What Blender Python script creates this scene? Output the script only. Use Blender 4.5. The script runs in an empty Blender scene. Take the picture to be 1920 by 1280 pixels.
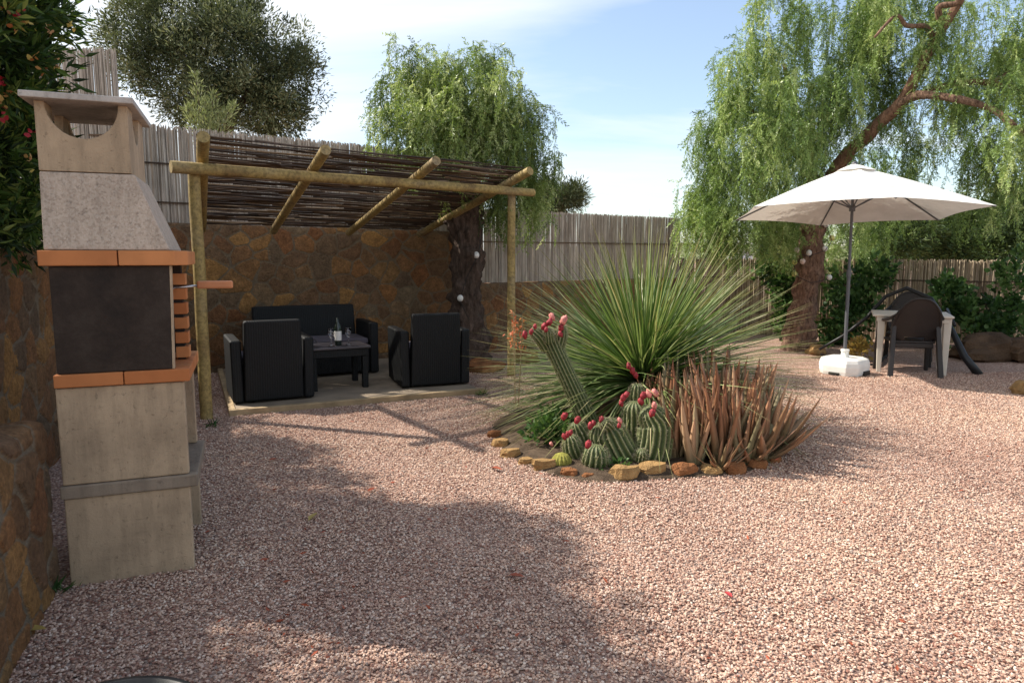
import bpy, math, random
import numpy as np
from mathutils import Vector, Matrix, noise as mnoise
R = math.radians
random.seed(7); rng = np.random.default_rng(7)
scene = bpy.context.scene
COL = scene.collection

# ------------------------------------------------------------ camera, world, sun, exposure
F_PX = 1300.0; PITCH = R(7.0); EYE = 1.45
cam_d = bpy.data.cameras.new('camera'); cam = bpy.data.objects.new('camera', cam_d); COL.objects.link(cam)
cam_d.sensor_width = 36; cam_d.sensor_fit = 'HORIZONTAL'; cam_d.lens = F_PX/1920*36
cam_d.clip_start = 0.05; cam_d.clip_end = 3000
cam.location = (0, 0, EYE); cam.rotation_euler = (R(90)-PITCH, 0, 0)
scene.camera = cam

SUN_EL = R(45); SX, SY = -0.95, 0.312          # horizontal direction TOWARDS the sun (left, a little behind the garden)
w = bpy.data.worlds.new('World'); scene.world = w; w.use_nodes = True
nt = w.node_tree; nt.nodes.clear()
out = nt.nodes.new('ShaderNodeOutputWorld'); bg = nt.nodes.new('ShaderNodeBackground')
sky = nt.nodes.new('ShaderNodeTexSky'); sky.sky_type = 'NISHITA'; sky.sun_disc = False
sky.sun_elevation = SUN_EL; sky.sun_rotation = math.atan2(SX, SY); sky.air_density = 1.0; sky.dust_density = 0.7; sky.ozone_density = 1.3
tc = nt.nodes.new('ShaderNodeTexCoord'); sep = nt.nodes.new('ShaderNodeSeparateXYZ')
nt.links.new(tc.outputs['Generated'], sep.inputs[0])
def wmath(op, a, b=None, clamp=False):
    n = nt.nodes.new('ShaderNodeMath'); n.operation = op; n.use_clamp = clamp
    for i, q in enumerate((a, b)):
        if q is None: continue
        if isinstance(q, (int, float)): n.inputs[i].default_value = q
        else: nt.links.new(q, n.inputs[i])
    return n.outputs[0]
zz = wmath('ADD', wmath('MAXIMUM', sep.outputs[2], 0.0), 0.16)
cx = wmath('DIVIDE', sep.outputs[0], zz); cy = wmath('DIVIDE', sep.outputs[1], zz)
comb = nt.nodes.new('ShaderNodeCombineXYZ'); nt.links.new(cx, comb.inputs[0]); nt.links.new(cy, comb.inputs[1])
mp = nt.nodes.new('ShaderNodeMapping'); mp.inputs['Rotation'].default_value = (0, 0, R(-28)); mp.inputs['Scale'].default_value = (0.45, 1.1, 1); mp.inputs['Location'].default_value = (3.1, 0.7, 0)
nt.links.new(comb.outputs[0], mp.inputs[0])
nz = nt.nodes.new('ShaderNodeTexNoise'); nz.inputs['Scale'].default_value = 0.9; nz.inputs['Detail'].default_value = 7; nz.inputs['Roughness'].default_value = 0.55; nz.inputs['Distortion'].default_value = 0.5
nt.links.new(mp.outputs[0], nz.inputs[0])
# thin cloud is thickest towards the sun side (-x), and thins out to the right
bias = wmath('ADD', wmath('MULTIPLY', sep.outputs[0], -0.34), wmath('MULTIPLY', sep.outputs[1], -0.10)); bias = wmath('ADD', bias, 0.11)
cl = wmath('ADD', nz.outputs[0], bias)
rmp = nt.nodes.new('ShaderNodeValToRGB'); rmp.color_ramp.elements[0].position = 0.40; rmp.color_ramp.elements[1].position = 0.66
rmp.color_ramp.elements[0].color = (0.12, 0.12, 0.12, 1); rmp.color_ramp.elements[1].color = (0.84, 0.84, 0.84, 1)
nt.links.new(cl, rmp.inputs[0])
mixc = nt.nodes.new('ShaderNodeMixRGB'); fr = wmath('MAXIMUM', wmath('MULTIPLY', wmath('ADD', sep.outputs[1], 0.15), 2.2, True), 0.95)          # thin cloud all round below the zenith, added behind the camera as fill light
lowf = wmath('SUBTRACT', 1.0, wmath('MULTIPLY', wmath('SUBTRACT', sep.outputs[2], 0.75), 2.2, True))
cf = wmath('MULTIPLY', wmath('MULTIPLY', rmp.outputs[0], fr), lowf); nt.links.new(cf, mixc.inputs[0]); nt.links.new(sky.outputs[0], mixc.inputs[1])
mixc.inputs[2].default_value = (5.3, 5.45, 5.5, 1)
nt.links.new(mixc.outputs[0], bg.inputs[0]); bg.inputs[1].default_value = 0.132
nt.links.new(bg.outputs[0], out.inputs[0])

sd = bpy.data.lights.new('sun', 'SUN'); sun = bpy.data.objects.new('sun', sd); COL.objects.link(sun)
sd.energy = 5.0; sd.angle = R(0.8); sd.color = (1.0, 0.93, 0.82)
sv = Vector((SX*math.cos(SUN_EL), SY*math.cos(SUN_EL), math.sin(SUN_EL)))
sun.rotation_euler = sv.to_track_quat('Z', 'Y').to_euler(); sun.location = (-8, 4, 12)
scene.view_settings.view_transform = 'Standard'; scene.view_settings.look = 'None'
scene.view_settings.exposure = 0.74; scene.view_settings.gamma = 1.0
scene.cycles.max_bounces = 6; scene.cycles.transparent_max_bounces = 8

# ------------------------------------------------------------ helpers
_cp, _sp = math.cos(PITCH), math.sin(PITCH)
def ray(u, v):
    a = (u-960)/F_PX; b = (640-v)/F_PX
    return Vector((a, _cp + b*_sp, -_sp + b*_cp))
def G(u, v, z=0.0):                      # point of height z seen at photo pixel u, v
    d = ray(u, v); t = (z-EYE)/d.z
    return Vector((0, 0, EYE)) + d*t
def P(u, v, y):                          # point at distance y seen at photo pixel u, v
    d = ray(u, v); t = y/d.y
    return Vector((0, 0, EYE)) + d*t

def tag(o, label=None, cat=None, group=None, kind=None):
    if label: o['label'] = label
    if cat: o['category'] = cat
    if group: o['group'] = group
    if kind: o['kind'] = kind
    return o
def thing(name, label, cat, loc=(0, 0, 0), rz=0.0, group=None):
    o = bpy.data.objects.new(name, None); COL.objects.link(o); o.empty_display_size = 0.1
    o.location = loc; o.rotation_euler = (0, 0, rz)
    return tag(o, label, cat, group)
def kids(o): return [c for c in bpy.data.objects if c.parent == o]
def copy_tree(o, parent=None):
    c = o.copy(); COL.objects.link(c); c.parent = parent
    for ch in kids(o): copy_tree(ch, c)
    return c
def rootmat(o):
    m = Matrix.LocRotScale(o.location, o.rotation_euler, o.scale)
    while o.parent is not None:
        o = o.parent; m = Matrix.LocRotScale(o.location, o.rotation_euler, o.scale) @ m
    return m

def build_np(name, V, Fc, mat, parent=None, world=False, smooth=False, rnd=None, k=4, rnd2=None):
    """V (n,3) array, Fc (m,k) int array of equal-size faces."""
    V = np.asarray(V, dtype=np.float32).copy(); Fc = np.asarray(Fc, dtype=np.int32)
    if parent is not None and world:
        M = np.array(rootmat(parent).inverted()); V = V @ M[:3, :3].T.astype(np.float32) + M[:3, 3].astype(np.float32)
    me = bpy.data.meshes.new(name)
    me.vertices.add(len(V)); me.vertices.foreach_set('co', V.ravel())
    m, kk = Fc.shape
    me.loops.add(m*kk); me.loops.foreach_set('vertex_index', Fc.ravel())
    me.polygons.add(m); me.polygons.foreach_set('loop_start', np.arange(0, m*kk, kk, dtype=np.int32))
    me.polygons.foreach_set('use_smooth', np.full(m, smooth, dtype=bool))
    if rnd is not None:
        a = me.attributes.new('rnd', 'FLOAT', 'FACE'); a.data.foreach_set('value', np.asarray(rnd, dtype=np.float32))
    if rnd2 is not None:
        a = me.attributes.new('along', 'FLOAT', 'POINT'); a.data.foreach_set('value', np.asarray(rnd2, dtype=np.float32))
    me.update(calc_edges=True); me.validate()
    me.materials.append(mat)
    o = bpy.data.objects.new(name, me); COL.objects.link(o)
    if parent is not None: o.parent = parent
    return o

class MB:
    def __init__(s): s.v = []; s.f = []; s.r = []; s.al = []
    def add(s, vs, fs, r=None, al=None):
        b = len(s.v); s.v += [tuple(p) for p in vs]; s.f += [tuple(b+i for i in q) for q in fs]
        rr = random.random() if r is None else r
        s.r += [rr]*len(fs); s.al += list(al) if al is not None else [0.0]*len(vs)
        return s
    def hexa(s, lo, hi, z0, z1, r=None):            # lo/hi = (x0,x1,y0,y1) bottom and top rectangles
        a, b, c, d = lo; e, f, g, h = hi
        vs = [(a,c,z0),(b,c,z0),(b,d,z0),(a,d,z0),(e,g,z1),(f,g,z1),(f,h,z1),(e,h,z1)]
        return s.add(vs, [(0,3,2,1),(4,5,6,7),(0,1,5,4),(1,2,6,5),(2,3,7,6),(3,0,4,7)], r)
    def box(s, c, size, rot=None, r=None):
        x, y, z = (q/2 for q in size)
        vs = [Vector((i*x, j*y, k*z)) for k in (-1,1) for i, j in ((-1,-1),(1,-1),(1,1),(-1,1))]
        if rot is not None: vs = [rot @ p for p in vs]
        c = Vector(c)
        return s.add([p+c for p in vs], [(0,3,2,1),(4,5,6,7),(0,1,5,4),(1,2,6,5),(2,3,7,6),(3,0,4,7)], r)
    def beam(s, p, q, w_, h_, r=None, w2=None, h2=None):    # bar from p to q with rectangular section
        p = Vector(p); q = Vector(q); d = (q-p).normalized()
        up = Vector((0,0,1)) if abs(d.z) < .95 else Vector((0,1,0))
        a = d.cross(up).normalized(); b = a.cross(d)
        w2 = w2 or w_; h2 = h2 or h_; vs = []
        for c, ww, hh in ((p, w_, h_), (q, w2, h2)):
            vs += [c - a*ww/2 - b*hh/2, c + a*ww/2 - b*hh/2, c + a*ww/2 + b*hh/2, c - a*ww/2 + b*hh/2]
        return s.add(vs, [(0,3,2,1),(4,5,6,7),(0,1,5,4),(1,2,6,5),(2,3,7,6),(3,0,4,7)], r)
    def tube(s, path, rad, n=10, cap=True, nz=0.0, nf=4.0, r=None, ribs=0, ribamp=0.0, squash=1.0, nz2=0.0):
        path = [Vector(p) for p in path]; m = len(path)
        if not hasattr(rad, '__len__'): rad = [rad]*m
        vs = []; al = []; ref = None
        for i, p in enumerate(path):
            d = (path[min(i+1, m-1)] - path[max(i-1, 0)])
            d = d.normalized() if d.length > 1e-9 else Vector((0,0,1))
            if ref is None:
                ref = Vector((1,0,0)) if abs(d.x) < .8 else Vector((0,1,0))
            a = (ref - d*ref.dot(d)).normalized(); ref = a; b = d.cross(a)
            for k in range(n):
                th = 2*math.pi*k/n; rr = rad[i]; rv = 0.0
                if ribs:
                    rv = 0.5+0.5*math.cos(th*ribs); rr *= 1 - ribamp*(1-rv)
                q = a*math.cos(th) + b*math.sin(th)*squash
                if nz: rr *= 1 + nz*mnoise.noise((p + q*rad[i])*nf)
                if nz2: w3 = p + q*rad[i]; rr *= 1 + nz2*(abs(mnoise.noise(Vector((w3.x*16, w3.y*16, w3.z*5))))*2-.5) + nz2*.5*mnoise.noise(w3*30)
                vs.append(p + q*rr); al.append(rv)
        fs = [(i*n+k, i*n+(k+1) % n, (i+1)*n+(k+1) % n, (i+1)*n+k) for i in range(m-1) for k in range(n)]
        if cap: fs += [tuple(reversed(range(n))), tuple((m-1)*n+k for k in range(n))]
        return s.add(vs, fs, r, al)
    def lathe(s, prof, n=24, c=(0,0,0), r=None, fx=None):
        vs = []; c = Vector(c)
        for rr, z in prof:
            for k in range(n):
                th = 2*math.pi*k/n; vs.append(c + Vector((rr*math.cos(th), rr*math.sin(th), z)))
        m = len(prof)
        fs = [(i*n+k, i*n+(k+1) % n, (i+1)*n+(k+1) % n, (i+1)*n+k) for i in range(m-1) for k in range(n)]
        if prof[0][0] > 1e-4: fs.append(tuple(reversed(range(n))))
        if prof[-1][0] > 1e-4: fs.append(tuple((m-1)*n+k for k in range(n)))
        return s.add(vs, fs, r)
    def prism(s, poly, a0, a1, plane='xz', r=None):
        n = len(poly)
        def mk(p, a): return (p[0], a, p[1]) if plane == 'xz' else ((a, p[0], p[1]) if plane == 'yz' else (p[0], p[1], a))
        vs = [mk(p, a0) for p in poly] + [mk(p, a1) for p in poly]
        fs = [tuple(range(n)), tuple(reversed(range(n, 2*n)))] + [(i, n+i, n+(i+1) % n, (i+1) % n) for i in range(n)]
        return s.add(vs, fs, r)
    def blob(s, c, rad, nz=0.25, nf=1.5, n=14, m=9, r=None, rot=None, block=0.0):
        c = Vector(c); off = Vector((random.random()*50, random.random()*50, random.random()*50)); vs = []
        for i in range(m+1):
            ph = math.pi*i/m
            for k in range(n):
                th = 2*math.pi*k/n
                d = Vector((math.sin(ph)*math.cos(th), math.sin(ph)*math.sin(th), -math.cos(ph)))
                q = 1 + nz*mnoise.noise(d*nf + off)
                if block: q *= (1-block) + block*.85/max(abs(d.x), abs(d.y), abs(d.z))
                p = Vector((d.x*rad[0]*q, d.y*rad[1]*q, d.z*rad[2]*q))
                if rot is not None: p = rot @ p
                vs.append(c+p)
        fs = [(i*n+k, i*n+(k+1) % n, (i+1)*n+(k+1) % n, (i+1)*n+k) for i in range(m) for k in range(n)]
        return s.add(vs, fs, r)
    def build(s, name, mat, parent=None, world=False, smooth=False, bevel=0.0, seg=2, autosmooth=None):
        me = bpy.data.meshes.new(name); vs = s.v
        if parent is not None and world:
            M = rootmat(parent).inverted(); vs = [M @ Vector(p) for p in vs]
        me.from_pydata([tuple(p) for p in vs], [], s.f)
        a = me.attributes.new('rnd', 'FLOAT', 'FACE'); a.data.foreach_set('value', s.r)
        a = me.attributes.new('along', 'FLOAT', 'POINT'); a.data.foreach_set('value', s.al)
        me.polygons.foreach_set('use_smooth', [smooth]*len(s.f)); me.update()
        if autosmooth: 
            me.polygons.foreach_set('use_smooth', [True]*len(s.f))
            me.set_sharp_from_angle(angle=R(autosmooth))
        me.materials.append(mat)
        o = bpy.data.objects.new(name, me); COL.objects.link(o)
        if parent is not None: o.parent = parent
        if bevel:
            b = o.modifiers.new('bevel', 'BEVEL'); b.width = bevel; b.segments = seg; b.limit_method = 'ANGLE'; b.angle_limit = R(40)
        return o

# ------------------------------------------------------------ materials
class NT:
    def __init__(s, name):
        s.m = bpy.data.materials.new(name); s.m.use_nodes = True; s.t = s.m.node_tree; s.t.nodes.clear()
        s.out = s.n('OutputMaterial'); s.p = s.n('BsdfPrincipled'); s.l(s.p.outputs[0], s.out.inputs[0])
        s.p.inputs['Specular IOR Level'].default_value = 0.3
    def n(s, t, **kw):
        x = s.t.nodes.new('ShaderNode'+t)
        for k, v in kw.items(): setattr(x, k, v)
        return x
    def l(s, a, b): s.t.links.new(a, b)
    def coord(s, kind='Object', scale=(1,1,1), rot=(0,0,0)):
        t = s.n('TexCoord'); m = s.n('Mapping'); m.inputs['Scale'].default_value = scale; m.inputs['Rotation'].default_value = rot
        s.l(t.outputs[kind], m.inputs[0]); return m.outputs[0]
    def noise(s, vec, scale, detail=4, rough=.55, dist=0):
        x = s.n('TexNoise'); x.inputs['Scale'].default_value = scale; x.inputs['Detail'].default_value = detail
        x.inputs['Roughness'].default_value = rough; x.inputs['Distortion'].default_value = dist
        if vec is not None: s.l(vec, x.inputs['Vector'])
        return x.outputs['Fac']
    def ramp(s, fac, stops, interp='LINEAR'):
        x = s.n('ValToRGB'); cr = x.color_ramp; cr.interpolation = interp
        while len(cr.elements) < len(stops): cr.elements.new(0.5)
        for e, (p, c) in zip(cr.elements, stops):
            e.position = p; e.color = (*c, 1) if hasattr(c, '__len__') else (c, c, c, 1)
        s.l(fac, x.inputs[0]); return x.outputs[0]
    def mix(s, f, a, b, mode='MIX'):
        x = s.n('MixRGB', blend_type=mode)
        for i, q in zip((0, 1, 2), (f, a, b)):
            if isinstance(q, (int, float)): x.inputs[i].default_value = q if i == 0 else (q, q, q, 1)
            elif isinstance(q, tuple): x.inputs[i].default_value = (*q, 1)
            else: s.l(q, x.inputs[i])
        return x.outputs[0]
    def math(s, op, a, b=0.0, clamp=False):
        x = s.n('Math', operation=op, use_clamp=clamp)
        for i, q in enumerate((a, b)):
            if isinstance(q, (int, float)): x.inputs[i].default_value = q
            else: s.l(q, x.inputs[i])
        return x.outputs[0]
    def attr(s, name): 
        x = s.n('Attribute', attribute_name=name); return x.outputs['Fac']
    def bump(s, h, strength=.5, dist=.01):
        x = s.n('Bump'); x.inputs['Strength'].default_value = strength; x.inputs['Distance'].default_value = dist
        s.l(h, x.inputs['Height']); s.l(x.outputs[0], s.p.inputs['Normal']); return x.outputs[0]
    def col(s, c):
        if isinstance(c, tuple): s.p.inputs['Base Color'].default_value = (*c, 1)
        else: s.l(c, s.p.inputs['Base Color'])
    def rough(s, v):
        if isinstance(v, (int, float)): s.p.inputs['Roughness'].default_value = v
        else: s.l(v, s.p.inputs['Roughness'])

def plain(name, c, rough=.6, var=.25, sc=8, spec=.3, bump=.15, bd=.003, metal=0.0):
    t = NT(name); v = t.coord()
    n1 = t.noise(v, sc, 5); n2 = t.noise(v, sc*9, 3)
    lo = tuple(q*(1-var) for q in c); hi = tuple(min(1, q*(1+var)) for q in c)
    t.col(t.ramp(n1, [(.3, lo), (.7, hi)])); t.rough(rough); t.p.inputs['Specular IOR Level'].default_value = spec
    t.p.inputs['Metallic'].default_value = metal
    if bump: t.bump(n2, bump, bd)
    return t.m

def leafmat(name, stops, transl=.35, rough=.5, gloss=.25, along=None):
    """foliage: colour from the random value of each leaf, part of the light passes through."""
    t = NT(name)
    c = t.ramp(t.attr('rnd'), stops)
    if along: c = t.mix(t.ramp(t.attr('along'), along[0]), c, along[1])
    t.col(c); t.rough(rough); t.p.inputs['Specular IOR Level'].default_value = gloss
    tr = t.n('BsdfTranslucent'); mx = t.n('MixShader'); mx.inputs[0].default_value = transl
    c2 = t.mix(1.0, c, (1.05, 1.08, .62), 'MULTIPLY'); t.l(c2, tr.inputs[0])
    t.l(t.p.outputs[0], mx.inputs[1]); t.l(tr.outputs[0], mx.inputs[2]); t.l(mx.outputs[0], t.out.inputs[0])
    return t.m

def stonewall(name, dark=1.0, stones=None, mortar=(.17, .125, .085)):
    t = NT(name); v = t.coord()
    c = t.ramp(t.attr('rnd'), [(p, tuple(q*dark for q in k)) for p, k in stones])
    n1 = t.noise(v, 11, 7, .7); n2 = t.noise(v, 45, 5, .7); n3 = t.noise(v, 2.2, 4, .6)
    c = t.mix(.8, c, t.ramp(n1, [(.32, .6), (.5, 1.0), (.68, 1.45)]), 'MULTIPLY'); c = t.mix(.7, c, t.ramp(n2, [(.34, .5), (.64, 1.35)]), 'MULTIPLY')
    mo = t.mix(.6, tuple(q*dark for q in mortar), t.ramp(n2, [(.3, .55), (.7, 1.3)]), 'MULTIPLY')
    c = t.mix(t.ramp(t.attr('along'), [(.35, 0.0), (.75, 1.0)]), c, mo)
    c = t.mix(t.ramp(n3, [(.5, 0.0), (.75, .35)]), c, (.09*dark, .065*dark, .045*dark))
    t.col(c); t.rough(.92); t.bump(t.math('ADD', n1, t.math('MULTIPLY', n2, .9)), 1.0, .022)
    return t.m

def gravel_ramp(t, fac):
    return t.ramp(fac, [(0, (0.284, 0.146, 0.109)), (.10, (0.517, 0.350, 0.269)), (.24, (0.375, 0.224, 0.169)), (.34, (0.609, 0.448, 0.353)), (.5, (0.477, 0.311, 0.233)),
                        (.62, (0.163, 0.098, 0.080)), (.67, (0.568, 0.409, 0.328)), (.8, (0.385, 0.243, 0.184)), (.87, (0.690, 0.564, 0.478)), (.94, (0.304, 0.234, 0.199)), (1, (0.487, 0.311, 0.229))], 'CONSTANT')
def gravel_ground():
    t = NT('gravel_ground'); v = t.coord()
    nzv = t.n('TexNoise'); nzv.inputs['Scale'].default_value = 60; t.l(v, nzv.inputs['Vector'])
    vv = t.n('VectorMath', operation='MULTIPLY_ADD'); t.l(nzv.outputs['Color'], vv.inputs[0]); vv.inputs[1].default_value = (.008,)*3; t.l(v, vv.inputs[2])
    a = t.n('TexVoronoi'); a.inputs['Scale'].default_value = 68; t.l(vv.outputs[0], a.inputs['Vector'])
    s3 = t.n('SeparateColor'); t.l(a.outputs['Color'], s3.inputs[0])
    c = gravel_ramp(t, s3.outputs[0])
    c = t.mix(t.ramp(a.outputs['Distance'], [(.35, 0.0), (.75, .75)]), c, (.24, .15, .12))
    big = t.noise(v, .9, 4)
    c = t.mix(1.0, c, t.ramp(big, [(.3, (.86, .84, .84)), (.7, (1.08, 1.04, 1.0))]), 'MULTIPLY')
    t.col(c); t.rough(.85)
    h = t.ramp(a.outputs['Distance'], [(0, 1.0), (.7, 0.0)])
    t.bump(t.math('ADD', h, t.math('MULTIPLY', s3.outputs[1], .7)), 1.0, .012)
    return t.m
def pebble_mat():
    t = NT('pebble'); oi = t.n('ObjectInfo'); v = t.coord('Object')
    c = gravel_ramp(t, oi.outputs['Random'])
    c = t.mix(.6, c, t.ramp(t.noise(v, 1.6, 3), [(.35, .75), (.65, 1.2)]), 'MULTIPLY')
    ge = t.n('NewGeometry'); big = t.noise(ge.outputs['Position'], .75, 4, .6)
    c = t.mix(1.0, c, t.ramp(big, [(.32, (.86, .81, .80)), (.5, (1.05, 1.04, 1.02)), (.68, (1.14, 1.15, 1.09))]), 'MULTIPLY')
    t.col(c); t.rough(.8); return t.m

def wood_pole():
    t = NT('yellow_pine_pole'); v = t.coord(scale=(1, 1, 1))
    n1 = t.noise(v, 2.2, 4); n2 = t.noise(v, 30, 5, .7)
    c = t.ramp(n1, [(.3, (.19, .12, .05)), (.5, (.35, .25, .09)), (.7, (.27, .20, .11))])
    c = t.mix(.8, c, t.ramp(n2, [(.35, .45), (.6, 1.2)]), 'MULTIPLY')
    t.col(c); t.rough(.65); t.bump(n2, .3, .004); return t.m

def cane_mat(name, stops, dirt=.35):
    t = NT(name); v = t.coord(scale=(1, 1, .25))
    c = t.ramp(t.attr('rnd'), stops)
    c = t.mix(.7, c, t.ramp(t.noise(v, 14, 6, .65), [(.3, .55), (.6, 1.15)]), 'MULTIPLY')
    t.col(c); t.rough(.7); return t.m

def bark_mat(name, a, b):
    t = NT(name); v = t.coord(scale=(1, 1, .35))
    n = t.noise(v, 26, 9, .75, .6); n2 = t.noise(v, 5, 4)
    c = t.ramp(n, [(.35, a), (.65, b)]); c = t.mix(.5, c, t.ramp(n2, [(.3, .6), (.7, 1.2)]), 'MULTIPLY')
    t.col(c); t.rough(.95); t.bump(n, 1.0, .03); return t.m

def concrete_mat(name, c, speck=.0, stain=.35):
    t = NT(name); v = t.coord()
    n1 = t.noise(v, 2.6, 5, .6); n2 = t.noise(v, 90, 3, .7); n3 = t.noise(v, 7, 4)
    k = t.ramp(n1, [(.28, tuple(q*(1-stain) for q in c)), (.55, c), (.8, tuple(min(1, q*1.12) for q in c))])
    k = t.mix(.5, k, t.ramp(n3, [(.3, .8), (.65, 1.08)]), 'MULTIPLY')
    if speck:
        vo = t.n('TexVoronoi'); vo.inputs['Scale'].default_value = 130; t.l(v, vo.inputs['Vector'])
        s3 = t.n('SeparateColor'); t.l(vo.outputs['Color'], s3.inputs[0])
        k = t.mix(speck, k, t.ramp(s3.outputs[0], [(0, (.20, .15, .12)), (.25, c), (.6, (.64, .55, .47)), (1, (.40, .28, .21))]))
    n4 = t.noise(t.coord(scale=(5, 5, .7)), 3.5, 6, .7); k = t.mix(.45, k, t.ramp(n4, [(.36, .62), (.55, 1.05)]), 'MULTIPLY')
    pit = t.noise(v, 42, 4, .8); k = t.mix(.6, k, t.ramp(pit, [(.30, .5), (.42, 1.0)]), 'MULTIPLY')
    t.col(k); t.rough(.88); t.bump(t.math('ADD', n2, t.ramp(pit, [(.30, 0.0), (.42, 1.2)])), .5, .005); return t.m

def terracotta_mat():
    t = NT('terracotta_tile'); v = t.coord(); n1 = t.noise(v, 6, 5); n2 = t.noise(v, 60, 3)
    c = t.ramp(t.attr('rnd'), [(0, (.48, .165, .055)), (1, (.60, .25, .095))])
    c = t.mix(.6, c, t.ramp(n1, [(.3, .7), (.7, 1.15)]), 'MULTIPLY')
    t.col(c); t.rough(.8); t.bump(n2, .2, .003); return t.m

M = {}
M['ground'] = gravel_ground(); M['pebble'] = pebble_mat()
WST = [(0, (.22, .085, .03)), (.15, (.13, .075, .04)), (.34, (.24, .11, .04)), (.48, (.12, .082, .05)), (.6, (.18, .09, .042)), (.72, (.30, .155, .05)), (.82, (.12, .075, .045)), (.93, (.20, .105, .045)), (1, (.16, .12, .075))]
M['wall'] = stonewall('rubble_wall', 1.15, WST, (.16, .118, .075)); M['wall_near'] = stonewall('rubble_wall_near', 1.1, WST, (.20, .155, .105))
M['pole'] = wood_pole()
M['cane'] = cane_mat('grey_cane', [(0, (.24, .195, .155)), (.3, (.46, .39, .325)), (.6, (.58, .51, .44)), (.85, (.34, .28, .23)), (1, (.70, .64, .56))])
M['cane_tan'] = cane_mat('tan_cane', [(0, (.15, .11, .07)), (.3, (.36, .28, .185)), (.6, (.47, .38, .27)), (.85, (.22, .165, .11)), (1, (.56, .46, .34))])
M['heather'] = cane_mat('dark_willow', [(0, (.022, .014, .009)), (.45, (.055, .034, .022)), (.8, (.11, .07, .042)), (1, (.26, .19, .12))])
M['bark'] = bark_mat('pepper_bark', (.07, .035, .023), (.36, .22, .15))
M['bark_dark'] = bark_mat('dark_bark', (.035, .024, .018), (.15, .10, .075))
M['branch'] = bark_mat('branch_bark', (.10, .05, .032), (.33, .19, .12))
M['concrete'] = concrete_mat('bbq_concrete', (.48, .355, .235), 0, .3)
M['aggregate'] = concrete_mat('bbq_aggregate', (.50, .40, .315), .35, .15)
M['cap'] = concrete_mat('bbq_cap', (.50, .46, .42), .1, .2)
M['shelf'] = concrete_mat('bbq_shelf', (.30, .235, .175), 0, .3)
def sootm():
    t = NT('sooty_fire_panel'); v = t.coord(); a = t.noise(v, 3, 6, .65); b_ = t.noise(v, 40, 4, .7)
    c = t.ramp(a, [(.32, (.018, .014, .012)), (.5, (.042, .029, .022)), (.68, (.062, .046, .036))]); c = t.mix(.5, c, t.ramp(b_, [(.3, .6), (.7, 1.3)]), 'MULTIPLY')
    t.col(c); t.rough(.9); t.bump(b_, .5, .005); return t.m
M['soot'] = sootm()
M['tile'] = terracotta_mat()
M['rattan'] = None
M['paving'] = plain('patio_concrete', (.25, .195, .14), .85, .25, 4)
M['kerb'] = plain('patio_edge_timber', (.36, .26, .15), .8, .3, 6)
M['soil'] = plain('bed_soil', (.105, .075, .052), .95, .5, 14, .1, 1.0, .02)
M['white'] = plain('white_plastic', (.74, .73, .69), .5, .10, 6, .4, .1)
M['cream'] = plain('cream_plastic', (.55, .50, .43), .5, .08, 4, .3, .05)
M['brown'] = plain('brown_plastic', (.019, .015, .014), .45, .2, 5, .4, .05)
M['steel'] = plain('grey_metal', (.25, .25, .25), .4, .1, 5, .5, .0, metal=.7)
M['rod'] = plain('bright_steel', (.6, .6, .6), .3, .05, 5, .5, 0, metal=.9)
M['poledark'] = plain('parasol_grey', (.09, .092, .10), .45, .1, 4, .4, 0)
M['woodhandle'] = plain('wood_handle', (.50, .20, .09), .5, .2, 6)
M['black'] = plain('black_metal', (.012, .012, .013), .45, .2, 5, .35, 0)
M['red'] = plain('red_petal', (.40, .015, .02), .5, .2, 5)
M['bulb'] = plain('frosted_bulb', (.72, .70, .66), .4, .05, 5, .4, 0)
M['bulb_y'] = plain('yellow_bulb', (.62, .58, .20), .4, .05, 5, .4, 0)
M['bulb_p'] = plain('pink_bulb', (.62, .48, .42), .4, .05, 5, .4, 0)
M['label'] = plain('paper_label', (.72, .70, .66), .7, .03, 5, .2, 0)
M['rock'] = plain('ochre_rock', (.34, .205, .085), .9, .35, 9, .2, .8, .02)
M['rock_r'] = plain('rust_rock', (.24, .10, .04), .9, .4, 9, .2, .8, .02)
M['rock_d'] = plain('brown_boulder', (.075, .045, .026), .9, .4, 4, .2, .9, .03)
M['fruit'] = plain('cactus_fruit', (.30, .026, .035), .6, .5, 40, .35, .4, .01)
M['fruit_p'] = plain('cactus_flower_pink', (.62, .22, .19), .6, .45, 40, .35, .4, .01)
M['coral'] = plain('coral_flower', (.85, .24, .10), .6, .3, 20)
def rattan():
    t = NT('black_rattan'); v = t.coord()
    a = t.n('TexWave', bands_direction='Z'); a.inputs['Scale'].default_value = 28; a.inputs['Distortion'].default_value = 1.5; t.l(v, a.inputs['Vector'])
    b = t.n('TexWave', bands_direction='X'); b.inputs['Scale'].default_value = 14; t.l(v, b.inputs['Vector'])
    h = t.math('MULTIPLY', a.outputs['Fac'], b.outputs['Fac'])
    t.col(t.ramp(h, [(0, (.0035, .004, .0045)), (1, (.010, .011, .012))])); t.rough(.55); t.bump(h, .5, .006); return t.m
M['rattan'] = rattan()
def fabric():
    t = NT('parasol_fabric'); t.col((.84, .83, .80)); t.rough(.8)
    tr = t.n('BsdfTranslucent'); tr.inputs[0].default_value = (.78, .74, .66, 1); mx = t.n('MixShader'); mx.inputs[0].default_value = .16
    t.l(t.p.outputs[0], mx.inputs[1]); t.l(tr.outputs[0], mx.inputs[2]); t.l(mx.outputs[0], t.out.inputs[0])
    v = t.coord(); n = t.noise(v, 2.5, 5, .6); t.col(t.ramp(n, [(.35, (.72, .70, .66)), (.6, (.85, .84, .81))])); t.bump(t.noise(v, 6, 4), .5, .03); return t.m
M['fabric'] = fabric()
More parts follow.
